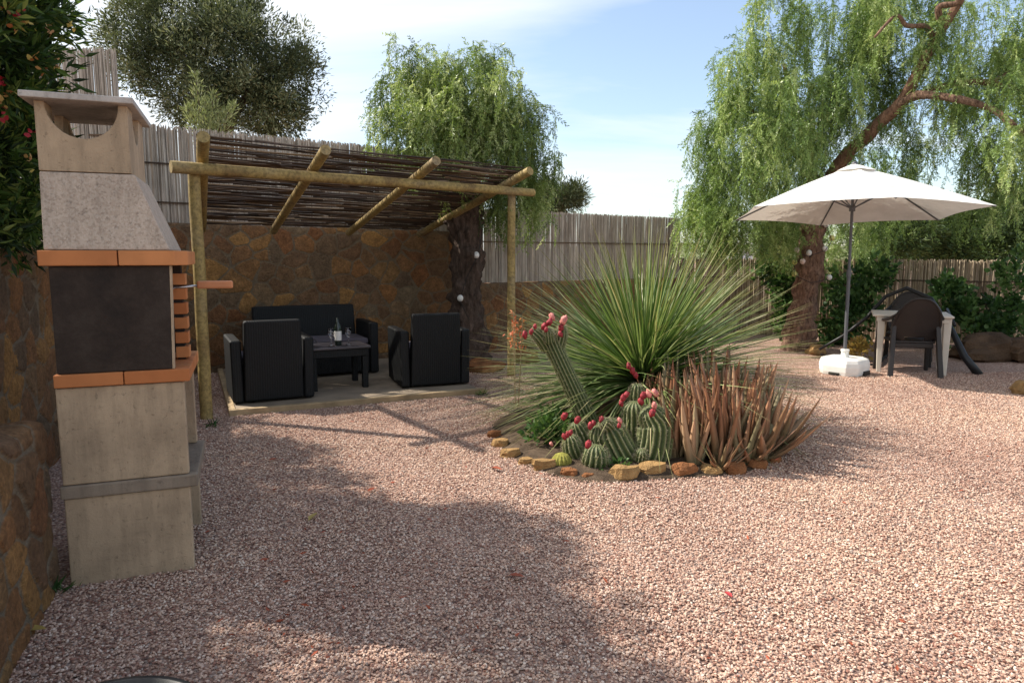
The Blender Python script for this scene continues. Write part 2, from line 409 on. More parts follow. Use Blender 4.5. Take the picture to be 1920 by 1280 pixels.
def glassm():
    t = NT('clear_glass'); t.col((1, 1, 1)); t.p.inputs['Transmission Weight'].default_value = 1; t.rough(.02); t.p.inputs['IOR'].default_value = 1.45; return t.m
M['glass'] = glassm()
M['bottle'] = plain('dark_bottle', (.012, .018, .012), .12, .1, 5, .6, 0)
M['cushion'] = plain('purple_cushion', (.10, .085, .10), .9, .15, 12)
M['tabletop'] = plain('dark_tabletop', (.05, .045, .055), .3, .15, 8, .5, 0)
M['pepper'] = leafmat('pepper_leaf', [(0, (.045, .08, .018)), (.35, (.14, .21, .05)), (.7, (.32, .41, .12)), (1, (.62, .68, .36))], .32, .38, .5)
M['pepper_r'] = leafmat('pepper_leaf_blue', [(0, (.06, .11, .03)), (.35, (.16, .25, .065)), (.7, (.30, .41, .13)), (1, (.50, .58, .25))], .32, .38, .5)
M['olive'] = leafmat('olive_leaf', [(0, (.035, .048, .02)), (.45, (.08, .10, .045)), (.8, (.17, .20, .10)), (1, (.30, .32, .19))], .18)
M['oliveyoung'] = leafmat('olive_leaf_pale', [(0, (.14, .17, .07)), (.5, (.26, .30, .15)), (1, (.40, .43, .26))], .3)
M['oleander'] = leafmat('oleander_leaf', [(0, (.016, .03, .01)), (.45, (.04, .08, .018)), (.8, (.10, .16, .035)), (1, (.24, .27, .07))], .35)
M['orangefl'] = leafmat('orange_flower', [(0, (.42, .14, .05)), (.6, (.55, .30, .13)), (1, (.58, .45, .12))], .3)
M['redfl'] = leafmat('red_flower', [(0, (.30, .01, .02)), (1, (.45, .04, .05))], .3)
M['ivy'] = leafmat('vine_leaf', [(0, (.02, .05, .014)), (.5, (.05, .11, .03)), (1, (.13, .22, .07))], .3)
M['darkleaf'] = leafmat('dark_tree_leaf', [(0, (.02, .038, .013)), (.5, (.055, .09, .028)), (1, (.15, .21, .06))], .2)
M['yellowleaf'] = leafmat('yellow_leaf', [(0, (.26, .16, .05)), (1, (.45, .34, .11))], .3)
M['dasy'] = leafmat('spear_leaf', [(0, (.04, .085, .022)), (.35, (.095, .165, .045)), (.65, (.19, .275, .09)), (.87, (.36, .43, .20)), (1, (.48, .42, .25))], .25, .45, .35,
                    along=([(.0, 0.0), (.72, 0.03), (1.0, .65)], (.36, .26, .12)))
M['dasydry'] = leafmat('dry_leaf', [(0, (.25, .15, .08)), (1, (.48, .36, .22))], .15)
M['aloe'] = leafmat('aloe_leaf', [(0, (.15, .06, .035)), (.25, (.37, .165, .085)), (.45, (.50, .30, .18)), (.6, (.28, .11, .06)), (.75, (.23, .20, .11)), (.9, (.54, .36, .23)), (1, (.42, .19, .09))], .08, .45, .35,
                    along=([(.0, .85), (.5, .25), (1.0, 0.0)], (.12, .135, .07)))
def cactusm():
    t = NT('cactus_skin'); v = t.coord()
    n = t.noise(v, 70, 3, .6)
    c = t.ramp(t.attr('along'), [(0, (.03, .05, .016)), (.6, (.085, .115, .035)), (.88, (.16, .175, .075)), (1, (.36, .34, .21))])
    c = t.mix(.6, c, t.ramp(n, [(.35, .6), (.6, 1.2)]), 'MULTIPLY'); t.col(c); t.rough(.6); t.bump(n, .4, .004); return t.m
M['cactus'] = cactusm()
M['spine'] = leafmat('pale_spine', [(0, (.22, .19, .12)), (1, (.50, .45, .32))], .1)
M['goldcactus'] = plain('gold_spined_cactus', (.38, .36, .08), .8, .45, 60, .2, 1, .01)

# ============================================================ THE SETTING
g = MB(); S_ = 700
g.add([(-S_, -40, 0), (S_, -40, 0), (S_, S_, 0), (-S_, S_, 0)], [(0, 1, 2, 3)])
tag(g.build('ground', M['ground']), kind='structure')

def gravel_field():
    pc = bpy.data.collections.new('pebble_shapes')
    for i in range(7):
        b = MB(); b.blob((0, 0, 0), (1, random.uniform(.6, .85), random.uniform(.42, .62)), .55, 1.6, 7, 5)
        o = b.build('pebble_shape', M['pebble']); COL.objects.unlink(o); pc.objects.link(o)
    n = 340000
    y = 1.25 + (8.6-1.25)*rng.random(n)**.80; x = (rng.random(n)*2-1)*.82*(y+.15)
    near = y < 8.6
    x, y = x[near], y[near]
    z = .001 + rng.random(len(x))*.007 + np.array([mnoise.noise(Vector((a*1.7, b*1.7, 3))) for a, b in zip(x[::1], y[::1])])*.006
    me = bpy.data.meshes.new('gravel'); V = np.stack([x, y, z], 1).astype(np.float32)
    # keep clear of the patio slab, the bed and the left wall
    def inside(V, o, e, L, nrm, W):
        d = V[:, :2]-np.array(o); a = d @ np.array(e); b = d @ np.array(nrm); return (a > -.02) & (a < L) & (b > -.02) & (b < W)
    bad = inside(V, (-2.58, 6.2), (.906, .4226), 2.6, (-.4226, .906), 2.6)
    bad |= (V[:, 0] < (-2.0 - (V[:, 1]-2.88)*.383 - .0)) 
    V = V[~bad]
    me.vertices.add(len(V)); me.vertices.foreach_set('co', V.ravel()); me.update()
    o = bpy.data.objects.new('gravel', me); COL.objects.link(o)
    ng = bpy.data.node_groups.new('gravel_scatter', 'GeometryNodeTree')
    ng.interface.new_socket('Geometry', in_out='INPUT', socket_type='NodeSocketGeometry'); ng.interface.new_socket('Geometry', in_out='OUTPUT', socket_type='NodeSocketGeometry')
    N = ng.nodes; L = ng.links
    gi = N.new('NodeGroupInput'); go = N.new('NodeGroupOutput'); ip = N.new('GeometryNodeInstanceOnPoints'); ci = N.new('GeometryNodeCollectionInfo')
    ci.inputs['Collection'].default_value = pc; ci.inputs['Separate Children'].default_value = True; ci.inputs['Reset Children'].default_value = True
    rr = N.new('FunctionNodeRandomValue'); rr.data_type = 'FLOAT_VECTOR'; rr.inputs[0].default_value = (-.5, -.5, 0); rr.inputs[1].default_value = (.5, .5, 6.28)
    rs = N.new('FunctionNodeRandomValue'); rs.data_type = 'FLOAT'; rs.inputs[2].default_value = .0036; rs.inputs[3].default_value = .0082; rs.inputs['Seed'].default_value = 5
    L.new(gi.outputs[0], ip.inputs['Points']); L.new(ci.outputs[0], ip.inputs['Instance']); ip.inputs['Pick Instance'].default_value = True
    L.new(rr.outputs[0], ip.inputs['Rotation']); L.new(rs.outputs[1], ip.inputs['Scale']); L.new(ip.outputs[0], go.inputs[0])
    m = o.modifiers.new('scatter', 'NODES'); m.node_group = ng
    tag(o, 'pink and white crushed stone gravel covering the yard', 'gravel', kind='stuff')
gravel_field()

# far land beyond the fences
def hill(name, x0, x1, y, h, depth, mat, seed):
    n, m_ = 40, 8; vs = []; 
    for j in range(m_+1):
        for i in range(n+1):
            x = x0+(x1-x0)*i/n; f = math.sin(math.pi*i/n)**.6*math.sin(math.pi*j/m_)
            vs.append((x, y+depth*j/m_, -.3 + h*f*(.75+.5*mnoise.noise(Vector((x*.02, j*.4, seed))))))
    fs = [(j*(n+1)+i, j*(n+1)+i+1, (j+1)*(n+1)+i+1, (j+1)*(n+1)+i) for j in range(m_) for i in range(n)]
    b = MB(); b.add(vs, fs); return tag(b.build(name, mat, smooth=True), kind='structure')
M['hill'] = plain('dry_green_hill', (.13, .14, .07), .95, .4, .03, .1, 0)
M['hill2'] = plain('ochre_field', (.34, .24, .12), .95, .3, .02, .1, 0)
hill('hill', -60, 260, 330, 9, 90, M['hill'], 1)
hill('field', 10, 120, 120, .9, 80, M['hill2'], 2)

# ============================================================ WALLS
E2 = Vector((-.358, .934, 0)); E1 = Vector((.934, .358, 0))
def rubble(name, p0, p1, thick, z1a, z1b, mat, label, cell=.2, res=.022, relief=.022, toprough=.015, lift=None, z0=-.05, cat='wall', seed=0):
    """real rubble relief: jittered stones stand proud of recessed mortar; face p0->p1, thickness on its left-hand side"""
    r_ = np.random.default_rng(100+seed); p0 = Vector((*p0, 0)); p1 = Vector((*p1, 0)); d = (p1-p0); L = d.length; d.normalize(); nrm = Vector((-d.y, d.x, 0))
    nx = int(L/res); zt = max(z1a, z1b); nz_ = int((zt-z0)/res); nt_ = max(4, int(thick/res/1.5))
    w_ = np.concatenate([np.linspace(0, 1, nz_+1), 1+np.arange(1, nt_+1)/nt_])           # 0..1 up the face, 1..2 across the top
    S, Wv = np.meshgrid(np.linspace(0, L, nx+1), w_, indexing='ij')
    top = z1a+(z1b-z1a)*S/L
    if lift is not None: top = top + lift(S/L)
    A = S; B = np.where(Wv <= 1, Wv*(top-z0), (top-z0)+(Wv-1)*thick)
    def wob(a, b, f, sd): return np.array([mnoise.noise(Vector((x*f, y*f, sd))) for x, y in zip(a.ravel(), b.ravel())]).reshape(a.shape)
    wa, wb = wob(A, B, 5, seed+.3), wob(A, B, 5, seed+7.7); fine = wob(A, B, 26, seed+3.1); mid = wob(A, B, 9, seed+5.5)
    Aw = A + wa*.045; Bw = B + wb*.045
    na, nb = int(L/cell)+3, int((zt+thick-z0)/(cell*.8))+3; ga, gb = np.meshgrid(np.arange(na)-1, np.arange(nb)-1, indexing='ij')
    keep = r_.random(ga.shape) > .16
    sa = ((ga+.5*(gb % 2)+r_.uniform(-.36, .36, ga.shape))*cell)[keep]; sb = ((gb+r_.uniform(-.36, .36, ga.shape))*cell*.8)[keep]
    col_ = r_.random(len(sa)); hh = r_.random(len(sa))
    idx = np.zeros(A.size, int); e = np.zeros(A.size); af, bf = Aw.ravel(), Bw.ravel()
    for c in range(0, A.size, 4000):
        D = np.hypot(af[c:c+4000, None]-sa[None], (bf[c:c+4000, None]-sb[None])*1.12); o2 = np.argpartition(D, 1, axis=1)[:, :2]
        dd = np.take_along_axis(D, o2, 1); sw = dd[:, 0] > dd[:, 1]; i0 = np.where(sw, o2[:, 1], o2[:, 0]); idx[c:c+4000] = i0; e[c:c+4000] = np.abs(dd[:, 0]-dd[:, 1])
    e = e.reshape(A.shape); sid = idx.reshape(A.shape); m = np.clip((e-.010)/.022, 0, 1); m = m*m*(3-2*m)
    h = m*(relief*(.55+.7*hh[sid])) + fine*relief*.22 + mid*relief*.35*m
    dv = np.array(d); nv = np.array(nrm); face = Wv <= 1; rim = np.clip(1-np.abs(B-(top-z0))/.04, 0, 1)
    off = np.where(face, 0, (Wv-1)*thick) + rim*.012
    X = np.array(p0)[None, None] + S[..., None]*dv + off[..., None]*nv - np.where(face, h, 0)[..., None]*nv
    Z = np.where(face, z0+Wv*(top-z0), top) + np.where(face, 0, h*.8) - rim*.006 + np.where(Wv > .9, mid*toprough, 0)
    X[..., 2] = Z
    n = X.shape[1]; V = X.reshape(-1, 3); ii, kk = np.meshgrid(np.arange(nx), np.arange(n-1), indexing='ij'); q = (ii*n+kk).ravel()
    Fc = np.stack([q, q+n, q+n+1, q+1], 1); rn = col_[sid[:-1, :-1]].ravel()
    # plain back and ends
    b0 = len(V); back = X[:, -1].copy(); back[:, 2] = z0; V = np.concatenate([V, back]); kq = np.arange(nx)
    Fc = np.concatenate([Fc, np.stack([kq*n+n-1, (kq+1)*n+n-1, b0+kq+1, b0+kq], 1)]); rn = np.concatenate([rn, np.full(nx, .3)])
    al = np.concatenate([(1-m).ravel(), np.zeros(nx+1)])
    for i0 in (0, nx):                       # end caps as strips from face to back
        col = np.arange(nz_)+i0*n; bb = X[i0, :nz_+1].copy() + nv*thick; b1 = len(V); V = np.concatenate([V, bb]); al = np.concatenate([al, (1-m[i0, :nz_+1])*.5])
        Fc = np.concatenate([Fc, np.stack([col, col+1, b1+np.arange(nz_)+1, b1+np.arange(nz_)], 1)]); rn = np.concatenate([rn, col_[sid[i0, :nz_]]])
    o = build_np(name, V, Fc, mat, None, False, True, rn, rnd2=al); return tag(o, label, cat)
lo0 = Vector((-2.0, 2.88, 0)); loN = lo0 - E2*2.6
rubble('stone_bench_wall', loN[:2], lo0[:2], .46, .90, .75, M['wall_near'], 'low rust-coloured rubble ledge beside the barbecue base', .21, .013, .017, .015, seed=1)
hi0 = Vector((-2.36, 2.35, 0))-E2*1.8; hiN = Vector((-4.55, 8.3, 0))
rubble('retaining_wall', hi0[:2], hiN[:2], .4, 1.50, 1.47, M['wall_near'], 'dark eye-high stone retaining wall under the flowering shrub', .23, .018, .017, .012, seed=2)
BW0 = Vector((-4.90, 7.96, 0)); BD = Vector((.891, .454, 0)); BN = Vector((-.454, .891, 0))
rubble('garden_wall', BW0[:2], (BW0+BD*4.60)[:2], .3, 1.85, 1.80, M['wall'], 'tall brown and orange rubble wall behind the black patio seats', .235, .017, .010, .006, seed=3)
a0 = BW0+BD*4.61; RW1 = Vector((3.3, 13.3, 0))
rubble('low_garden_wall', a0[:2], RW1[:2], .3, 1.04, 1.04, M['wall'], 'lower orange rubble wall right of the middle tree trunk', .235, .022, .010, .006, seed=4)

# ============================================================ CANE FENCES
def fence(name, a, b, za, zb, zta, ztb, mat, label, dx=.016, layers=2, rails=(), rough_=.03, post_dx=None):
    a = Vector((*a, 0)); b = Vector((*b, 0)); d = b-a; L = d.length; d.normalize(); nrm = Vector((-d.y, d.x, 0))
    root = thing(name, label, 'fence', tuple(a+Vector((0, 0, za))))
    mb = MB(); n = int(L/dx)
    for ly in range(layers):
        for i in range(n):
            s = (i+random.uniform(-.3, .3)+.5*ly)*dx/L
            if s < 0 or s > 1: continue
            if random.random() < .03: continue
            p = a + d*L*s + nrm*(.015*ly+random.uniform(-.004, .004))
            z0 = za+(zb-za)*s; z1 = zta+(ztb-zta)*s + random.uniform(-rough_, rough_*.6) - (rough_*3*random.random() if random.random() < .08 else 0)
            w_ = dx*random.uniform(.50, .74); t = random.uniform(-.012, .012); t2 = random.uniform(-.012, .012)
            q = p + d*t
            vs = []
            for zq, pp, ww in ((z0, p, w_), (z1, q+nrm*t2, w_*.8)):
                vs += [(pp.x+k[0]*ww*d.x-k[1]*ww*nrm.x, pp.y+k[0]*ww*d.y-k[1]*ww*nrm.y, zq) for k in ((-1, 0), (0, .9), (1, 0), (0, -.9))]
            mb.add(vs, [(0, 1, 5, 4), (1, 2, 6, 5), (2, 3, 7, 6), (3, 0, 4, 7), (4, 5, 6, 7)])
    mb.build('cane_panel', mat, root, world=True)
    for zr in rails:
        r = MB(); p = a - nrm*.02; q = b - nrm*.02
        zf = lambda s: 0
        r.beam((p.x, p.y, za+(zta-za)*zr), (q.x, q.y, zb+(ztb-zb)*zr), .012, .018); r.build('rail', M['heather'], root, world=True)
    if post_dx:
        k = int(L/post_dx)
        for i in range(k+1):
            p = a + d*(L*i/k) + nrm*.05
            r = MB(); r.tube([(p.x, p.y, za), (p.x, p.y, (zta+(ztb-zta)*i/k)-.05)], .025, 8); r.build('post', M['steel'], root, world=True)
    return root
f0 = BW0+BN*.15
fence('cane_fence', (f0+BD*.02)[:2], (f0+BD*4.70)[:2], 1.85, 1.80, 3.00, 2.91, M['cane'], 'tall grey cane fence on top of the stone wall behind the pergola', .0135, 3, (.22, .62), .035, 1.6)
fence('cane_fence', (-6.9, 8.8), (-4.42, 8.05), 1.4, 1.4, 3.96, 3.74, M['cane'], 'highest grey cane fence panel, rising behind the barbecue chimney cap', .0135, 3, (.6,), .03)
f1 = a0+BN*.15; f2 = RW1+BN*.15
fence('cane_fence', f1[:2], f2[:2], 1.05, 1.05, 2.15, 2.17, M['cane'], 'brown-grey cane fence between the middle tree and the open sky gap', .0145, 3, (.56,), .02, 2.0)
fence('cane_fence', (3.2, 13.45), (10.3, 10.4), 0, 0, 1.42, 1.36, M['cane_tan'], 'low tan cane fence behind the brown plastic chair', .020, 2, (.3, .75), .03, 2.2)

# ============================================================ PATIO SLAB
PO = Vector((-2.58, 6.2, 0)); PE = Vector((.906, .4226, 0)); PN = Vector((-.4226, .906, 0))
def prect(l0, l1, w0, w1): return [tuple((PO+PE*a+PN*b)[:2]) for a, b in ((l0, w0), (l1, w0), (l1, w1), (l0, w1))]
b = MB(); b.prism(prect(.062, 2.48, .062, 2.7), -.02, .045, 'xy'); tag(b.build('patio', M['paving']), kind='structure')
b = MB(); b.prism(prect(0, 2.54, 0, .06), -.02, .055, 'xy'); b.prism(prect(0, .06, .0605, 2.7), -.02, .055, 'xy')
tag(b.build('patio_kerb', M['kerb'], bevel=.008), kind='structure')

# ============================================================ PERGOLA
PL = Vector((-2.74, 6.1, 0)); PD = Vector((.772, .636, 0)); PNN = Vector((-.636, .772, 0)); PLEN = 3.54; ZB = 2.17
per = thing('pergola', 'rustic round-pole pergola with a dark brushwood roof over the black seats', 'pergola', tuple(PL))
def pole(name, p, q, r0, r1=None, mat=None, parent=per):
    p = Vector(p); q = Vector(q); k = 7; b = MB(); pts = [p.lerp(q, i/k) for i in range(k+1)]
    j = [Vector((random.uniform(-.004, .004), random.uniform(-.004, .004), random.uniform(-.004, .004))) for _ in pts]
    b.tube([a+c for a, c in zip(pts, j)], [r0+((r1 or r0)-r0)*i/k for i in range(k+1)], 14, True, .03, 6)
    return b.build(name, mat or M['pole'], parent, world=True, autosmooth=50)
pole('post', PL+Vector((0, 0, -.05)), PL+Vector((0, 0, ZB+.02)), .054, .049)
pole('post', PL+PD*PLEN+Vector((0, 0, -.05)), PL+PD*PLEN+Vector((0, 0, ZB+.02)), .052, .046)
pole('post', PL+PNN*1.62+PD*.05+Vector((0, 0, -.05)), PL+PNN*1.62+PD*.05+Vector((0, 0, 1.75)), .05)
off = -PNN*.095
pole('beam', PL+off-PD*.20+Vector((0, 0, ZB+.02)), PL+off+PD*(PLEN+.26)+Vector((0, 0, ZB+.03)), .052, .047)
slope = -.5/1.73
RS = [(0.08, 25), (1.09, 31), (2.24, 36), (3.46, 41)]
def roofpt(s, t):
    a = R(float(np.interp(s, [q[0] for q in RS], [q[1] for q in RS]))); return PL+PD*s+Vector((-math.sin(a), math.cos(a), 0))*t
for s, _ in RS:
    f = roofpt(s, -.42); bk = roofpt(s, 1.86)
    pole('rafter', f+Vector((0, 0, ZB+.115+.42*abs(slope))), bk+Vector((0, 0, ZB+.115-1.86*abs(slope))), .050, .044)
mat_b = MB()
nrow = 128
for i in range(nrow):
    tt = -.30 + 2.16*i/nrow
    s = .03
    while s < 3.46:
        ln = random.uniform(.35, 1.3); e = min(s+ln, 3.50+random.uniform(-.05, .03))
        if random.random() < .87:
            t0 = tt+random.uniform(-.012, .012); t1 = tt+random.uniform(-.014, .014); zz_ = ZB+.180-tt*abs(slope)+random.uniform(-.006, .016)
            p = roofpt(s, t0)+Vector((0, 0, zz_)); q = roofpt(e, t1)+Vector((0, 0, zz_+random.uniform(-.008, .008)))
            m_ = (p+q)/2 + PNN*random.uniform(-.006, .006)+Vector((0, 0, random.uniform(-.012, .002)))
            w_ = random.uniform(.0045, .0095)
            mat_b.tube([p, m_, q], [w_, w_*1.1, w_*.8], 4, False)
        s = e + random.uniform(-.06, .03)
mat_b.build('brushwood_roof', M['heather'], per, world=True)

# ============================================================ BARBECUE
BA = (-1.95, 2.91, 0)
bbq = thing('barbecue', 'tall masonry barbecue with terracotta ledges and a speckled concrete hood', 'barbecue', BA, math.atan2(.358, .934))
W = .62
b = MB()
b.hexa((0, .50, 0, .05), (0, .50, 0, .05), -.02, .398); b.hexa((0, .50, W-.05, W), (0, .50, W-.05, W), -.02, .398); b.hexa((0, .06, .05, W-.05), (0, .06, .05, W-.05), -.02, .398)
b.build('lower_base', M['concrete'], bbq, bevel=.006)
b = MB(); b.hexa((-.01, .535, -.012, W+.015), (-.01, .535, -.012, W+.015), .40, .458); b.build('shelf', M['shelf'], bbq, bevel=.006)
b = MB()
b.hexa((0, .50, 0, .05), (0, .50, 0, .05), .46, .888); b.hexa((0, .50, W-.05, W), (0, .50, W-.05, W), .46, .888); b.hexa((0, .06, .05, W-.05), (0, .06, .05, W-.05), .46, .888)
b.build('upper_base', M['concrete'], bbq, bevel=.006)
def tiles(z0, z1, x0, x1, y0, y1, nx, ny, cham=0.0):
    t = MB(); gx = .004
    for i in range(nx):
        for j in range(ny):
            xa = x0+(x1-x0)*i/nx; xb = x0+(x1-x0)*(i+1)/nx-gx; ya = y0+(y1-y0)*j/ny; yb = y0+(y1-y0)*(j+1)/ny-gx
            t.hexa((xa, xb, ya, yb), (xa, xb, ya, yb), z0, z1)
    return t
tt_ = tiles(.892, .948, 0.0, .53, -.015, W+.02, 2, 7); 
tt_.build('worktop', M['tile'], bbq, bevel=.004)
b = MB(); b.hexa((.012, .455, .0, .045), (.012, .467, .0, .045), .95, 1.408); b.build('side_panel', M['soot'], bbq, bevel=.004)
b = MB(); b.hexa((.012, .06, .0455, W-.0455), (.012, .06, .0455, W-.0455), .95, 1.408); b.build('back_panel', M['soot'], bbq)
b = MB(); b.hexa((.012, .455, W-.045, W), (.012, .467, W-.045, W), .95, 1.408); b.build('side_panel', M['soot'], bbq, bevel=.004)
b = MB(); b.hexa((.4565, .465, .003, .042), (.4685, .477, .003, .042), .95, 1.408); b.build('panel_edge', M['concrete'], bbq)
# stacks of slotted firebricks that carry the grill
for y0 in (.30,):
    b = MB()
    for k in range(6):
        z0 = .958+k*.071; b.hexa((.448, .508, y0, y0+.10), (.448, .508, y0, y0+.10), z0, z0+.054)
    b.build('firebrick_stack', M['tile'], bbq, bevel=.003)
b = MB(); b.hexa((.455, .488, .31, .39), (.455, .488, .31, .39), .95, 1.405); b.build('brick_core', M['soot'], bbq)
# hood ledge with a chamfered front corner
b = MB()
led = [(-.02, -.02), (.27, -.02), (.27, W+.02), (-.02, W+.02)]
b.prism(led, 1.41, 1.474, 'xy', .3)
led = [(.275, -.02), (.492, -.02), (.54, .06), (.54, W-.06), (.492, W+.02), (.275, W+.02)]
b.prism(led, 1.41, 1.474, 'xy', .7)
b.build('hood_ledge', M['tile'], bbq, bevel=.004)
b = MB(); b.hexa((0.0, .475, 0.0, W), (0.0, .352, .03, W-.12), 1.476, 1.800); b.build('hood', M['aggregate'], bbq, bevel=.006)
# chimney: four walls, each with a scooped top
ch = MB(); Z0, Z1 = 1.803, 2.085; cw = .34; cy0, cy1 = .03, W-.12
def scoop(x0, x1, rr, zc, depth):
    cxx = (x0+x1)/2; pts = [(x0, Z0), (x1, Z0), (x1, zc)]
    for k in range(0, 17):
        th = math.pi*k/16; pts.append((cxx+rr*math.cos(th), zc-depth*math.sin(th)))
    pts.append((x0, zc)); return pts
ch.prism(scoop(.0, cw, .135, Z1, .145), cy0, cy0+.035, 'xz'); ch.prism(scoop(.0, cw, .135, Z1, .145), cy1-.035, cy1, 'xz')
ch.prism(scoop(cy0+.0355, cy1-.0355, .10, Z1, .13), cw-.035, cw, 'yz'); ch.prism(scoop(cy0+.0355, cy1-.0355, .10, Z1, .13), 0, .035, 'yz')
ch.build('chimney', M['concrete'], bbq, bevel=.003)
b = MB(); b.hexa((-.04, .37, -.025, W-.05), (-.04, .37, -.025, W-.05), 2.086, 2.112); b.hexa((-.035, .365, -.02, W-.055), (.05, .27, .12, W-.2), 2.1125, 2.132)
b.build('cap', M['cap'], bbq, bevel=.004)
gr = thing('grill_rack', 'steel grill rack slotted into the barbecue, reddish wooden handle sticking out', 'grill rack', tuple(rootmat(bbq) @ Vector((.48, .33, 1.30))), bbq.rotation_euler.z)
b = MB()
for k in range(12): b.tube([(-.36, -.23+.035*k, 0), (-.02, -.23+.035*k, 0)], .0025, 5)
b.tube([(-.37, -.24, 0), (-.37, .17, 0)], .004, 6); b.tube([(-.02, -.24, 0), (-.02, .17, 0)], .004, 6)
b.build('grate', M['rod'], gr)
b = MB(); b.tube([(-.02, .01, 0), (.09, .01, .006)], .006, 8); b.tube([(-.02, -.05, 0), (.085, .005, .006)], .004, 8); b.build('rod', M['rod'], gr, smooth=True)
b = MB(); b.box((.158, .01, .010), (.165, .034, .038)); b.build('handle', M['woodhandle'], gr, bevel=.008)

# ============================================================ BLACK RATTAN-LOOK SEATS
def seat(label, cat, name, loc, rz, Wd, D, group=None, name2=None):
    root = thing(name, label, cat, loc, rz, group); h = .615; at = .10
    for sx in (-1, 1):
        b = MB(); b.hexa((sx*Wd/2-(at if sx > 0 else 0), sx*Wd/2+(0 if sx > 0 else at), -D/2+.004, D/2), (sx*(Wd/2+.008)-(at if sx > 0 else 0), sx*(Wd/2+.008)+(0 if sx > 0 else at), -D/2+.0, D/2-.02), .012, h)
        b.build('armrest', M['rattan'], root, bevel=.022, seg=3)
    b = MB(); x = Wd/2-at-.003
    vs_lo = (-x, x, -D/2, -D/2+.12); vs_hi = (-x+.015, x-.015, -D/2-.06, -D/2+.03)
    b.hexa(vs_lo, vs_hi, .02, .80); b.build('backrest', M['rattan'], root, bevel=.02, seg=3)
    b = MB(); b.hexa((-x, x, -D/2+.122, D/2-.03), (-x, x, -D/2+.122, D/2-.03), .03, .36); b.build('seat', M['rattan'], root, bevel=.012)
    k = 1 if Wd < 1 else 2
    for i in range(k):
        xa = -x+.01+(2*x-.02)*i/k; xb = -x+(2*x-.01)*(i+1)/k-.005
        b = MB(); b.hexa((xa, xb, -D/2+.13, D/2-.04), (xa, xb, -D/2+.13, D/2-.04), .362, .43); b.build('cushion', M['cushion'], root, bevel=.02, seg=3)
    return root
ZP = .046
a27 = R(27)
c1 = Vector((-2.30, 6.62, ZP)) + Vector((-.454, .891, 0))*.37
seat('black wicker armchair at the left of the patio, its back to the camera', 'armchair', 'armchair', tuple(c1), a27, .76, .72, 'black wicker patio armchairs')
c2 = Vector((-.82, 7.40, ZP)) + Vector((-.35, .93, 0))*.37
seat('black wicker armchair on the right end of the patio, beside the middle tree trunk', 'armchair', 'armchair', tuple(c2), R(21), .76, .72, 'black wicker patio armchairs')
seat('black wicker two-seat sofa against the stone wall', 'sofa', 'sofa', (-2.42, 8.28, ZP), a27+math.pi, 1.46, .72)
TC = Vector((-1.93, 7.47, ZP))
tb = thing('coffee_table', 'low black coffee table holding a bottle between the wicker seats', 'table', tuple(TC), a27)
b = MB(); b.hexa((-.33, .33, -.27, .27), (-.33, .33, -.27, .27), .43, .455); b.build('tabletop', M['tabletop'], tb, bevel=.006)
b = MB(); b.hexa((-.31, .31, -.25, .25), (-.31, .31, -.25, .25), .345, .4285); b.build('apron', M['rattan'], tb, bevel=.006)
for sx in (-1, 1):
    for sy in (-1, 1):
        b = MB(); b.hexa((sx*.27-.03, sx*.27+.03, sy*.22-.03, sy*.22+.03), (sx*.275-.033, sx*.275+.033, sy*.215-.033, sy*.215+.033), 0.0, .344); b.build('leg', M['rattan'], tb, bevel=.006)
def ontable(x, y): 
    q = rootmat(tb) @ Vector((x, y, .456)); return tuple(q)
bt = thing('bottle', 'dark wine bottle with a white label on the coffee table', 'bottle', ontable(.02, -.1))
b = MB(); b.lathe([(.0, 0), (.034, .002), (.037, .01), (.037, .19), (.030, .215), (.015, .245), (.0135, .295), (.0, .296)], 20); b.build('glass_body', M['bottle'], bt, smooth=True)
b = MB(); b.lathe([(.0378, .055), (.0378, .155)], 20); b.f = [q for q in b.f if len(q) == 4]; b.r = b.r[:len(b.f)]; b.build('paper_label', M['label'], bt, smooth=True)
def wineglass(x, y, label):
    o = MB(); o.lathe([(.0, .0), (.034, .001), (.030, .004), (.005, .010), (.0035, .07), (.006, .082), (.028, .10), (.036, .13), (.030, .185), (.0285, .185), (.0345, .13), (.026, .102), (.0, .088)], 20)
    q = o.build('wine_glass', M['glass'], smooth=True); q.location = ontable(x, y)
    return tag(q, label, 'glass', 'wine glasses on the coffee table')
wineglass(-.06, -.13, 'clear stemmed glass just left of the bottle'); wineglass(.13, -.10, 'clear stemmed glass just right of the bottle')
b = MB(); b.lathe([(0, 0), (.05, .002), (.058, .02), (.055, .022), (.045, .006), (0, .005)], 20); o = b.build('ashtray', M['white'], smooth=True); o.location = ontable(-.28, -.02)
tag(o, 'small white dish at the left edge of the coffee table', 'dish')

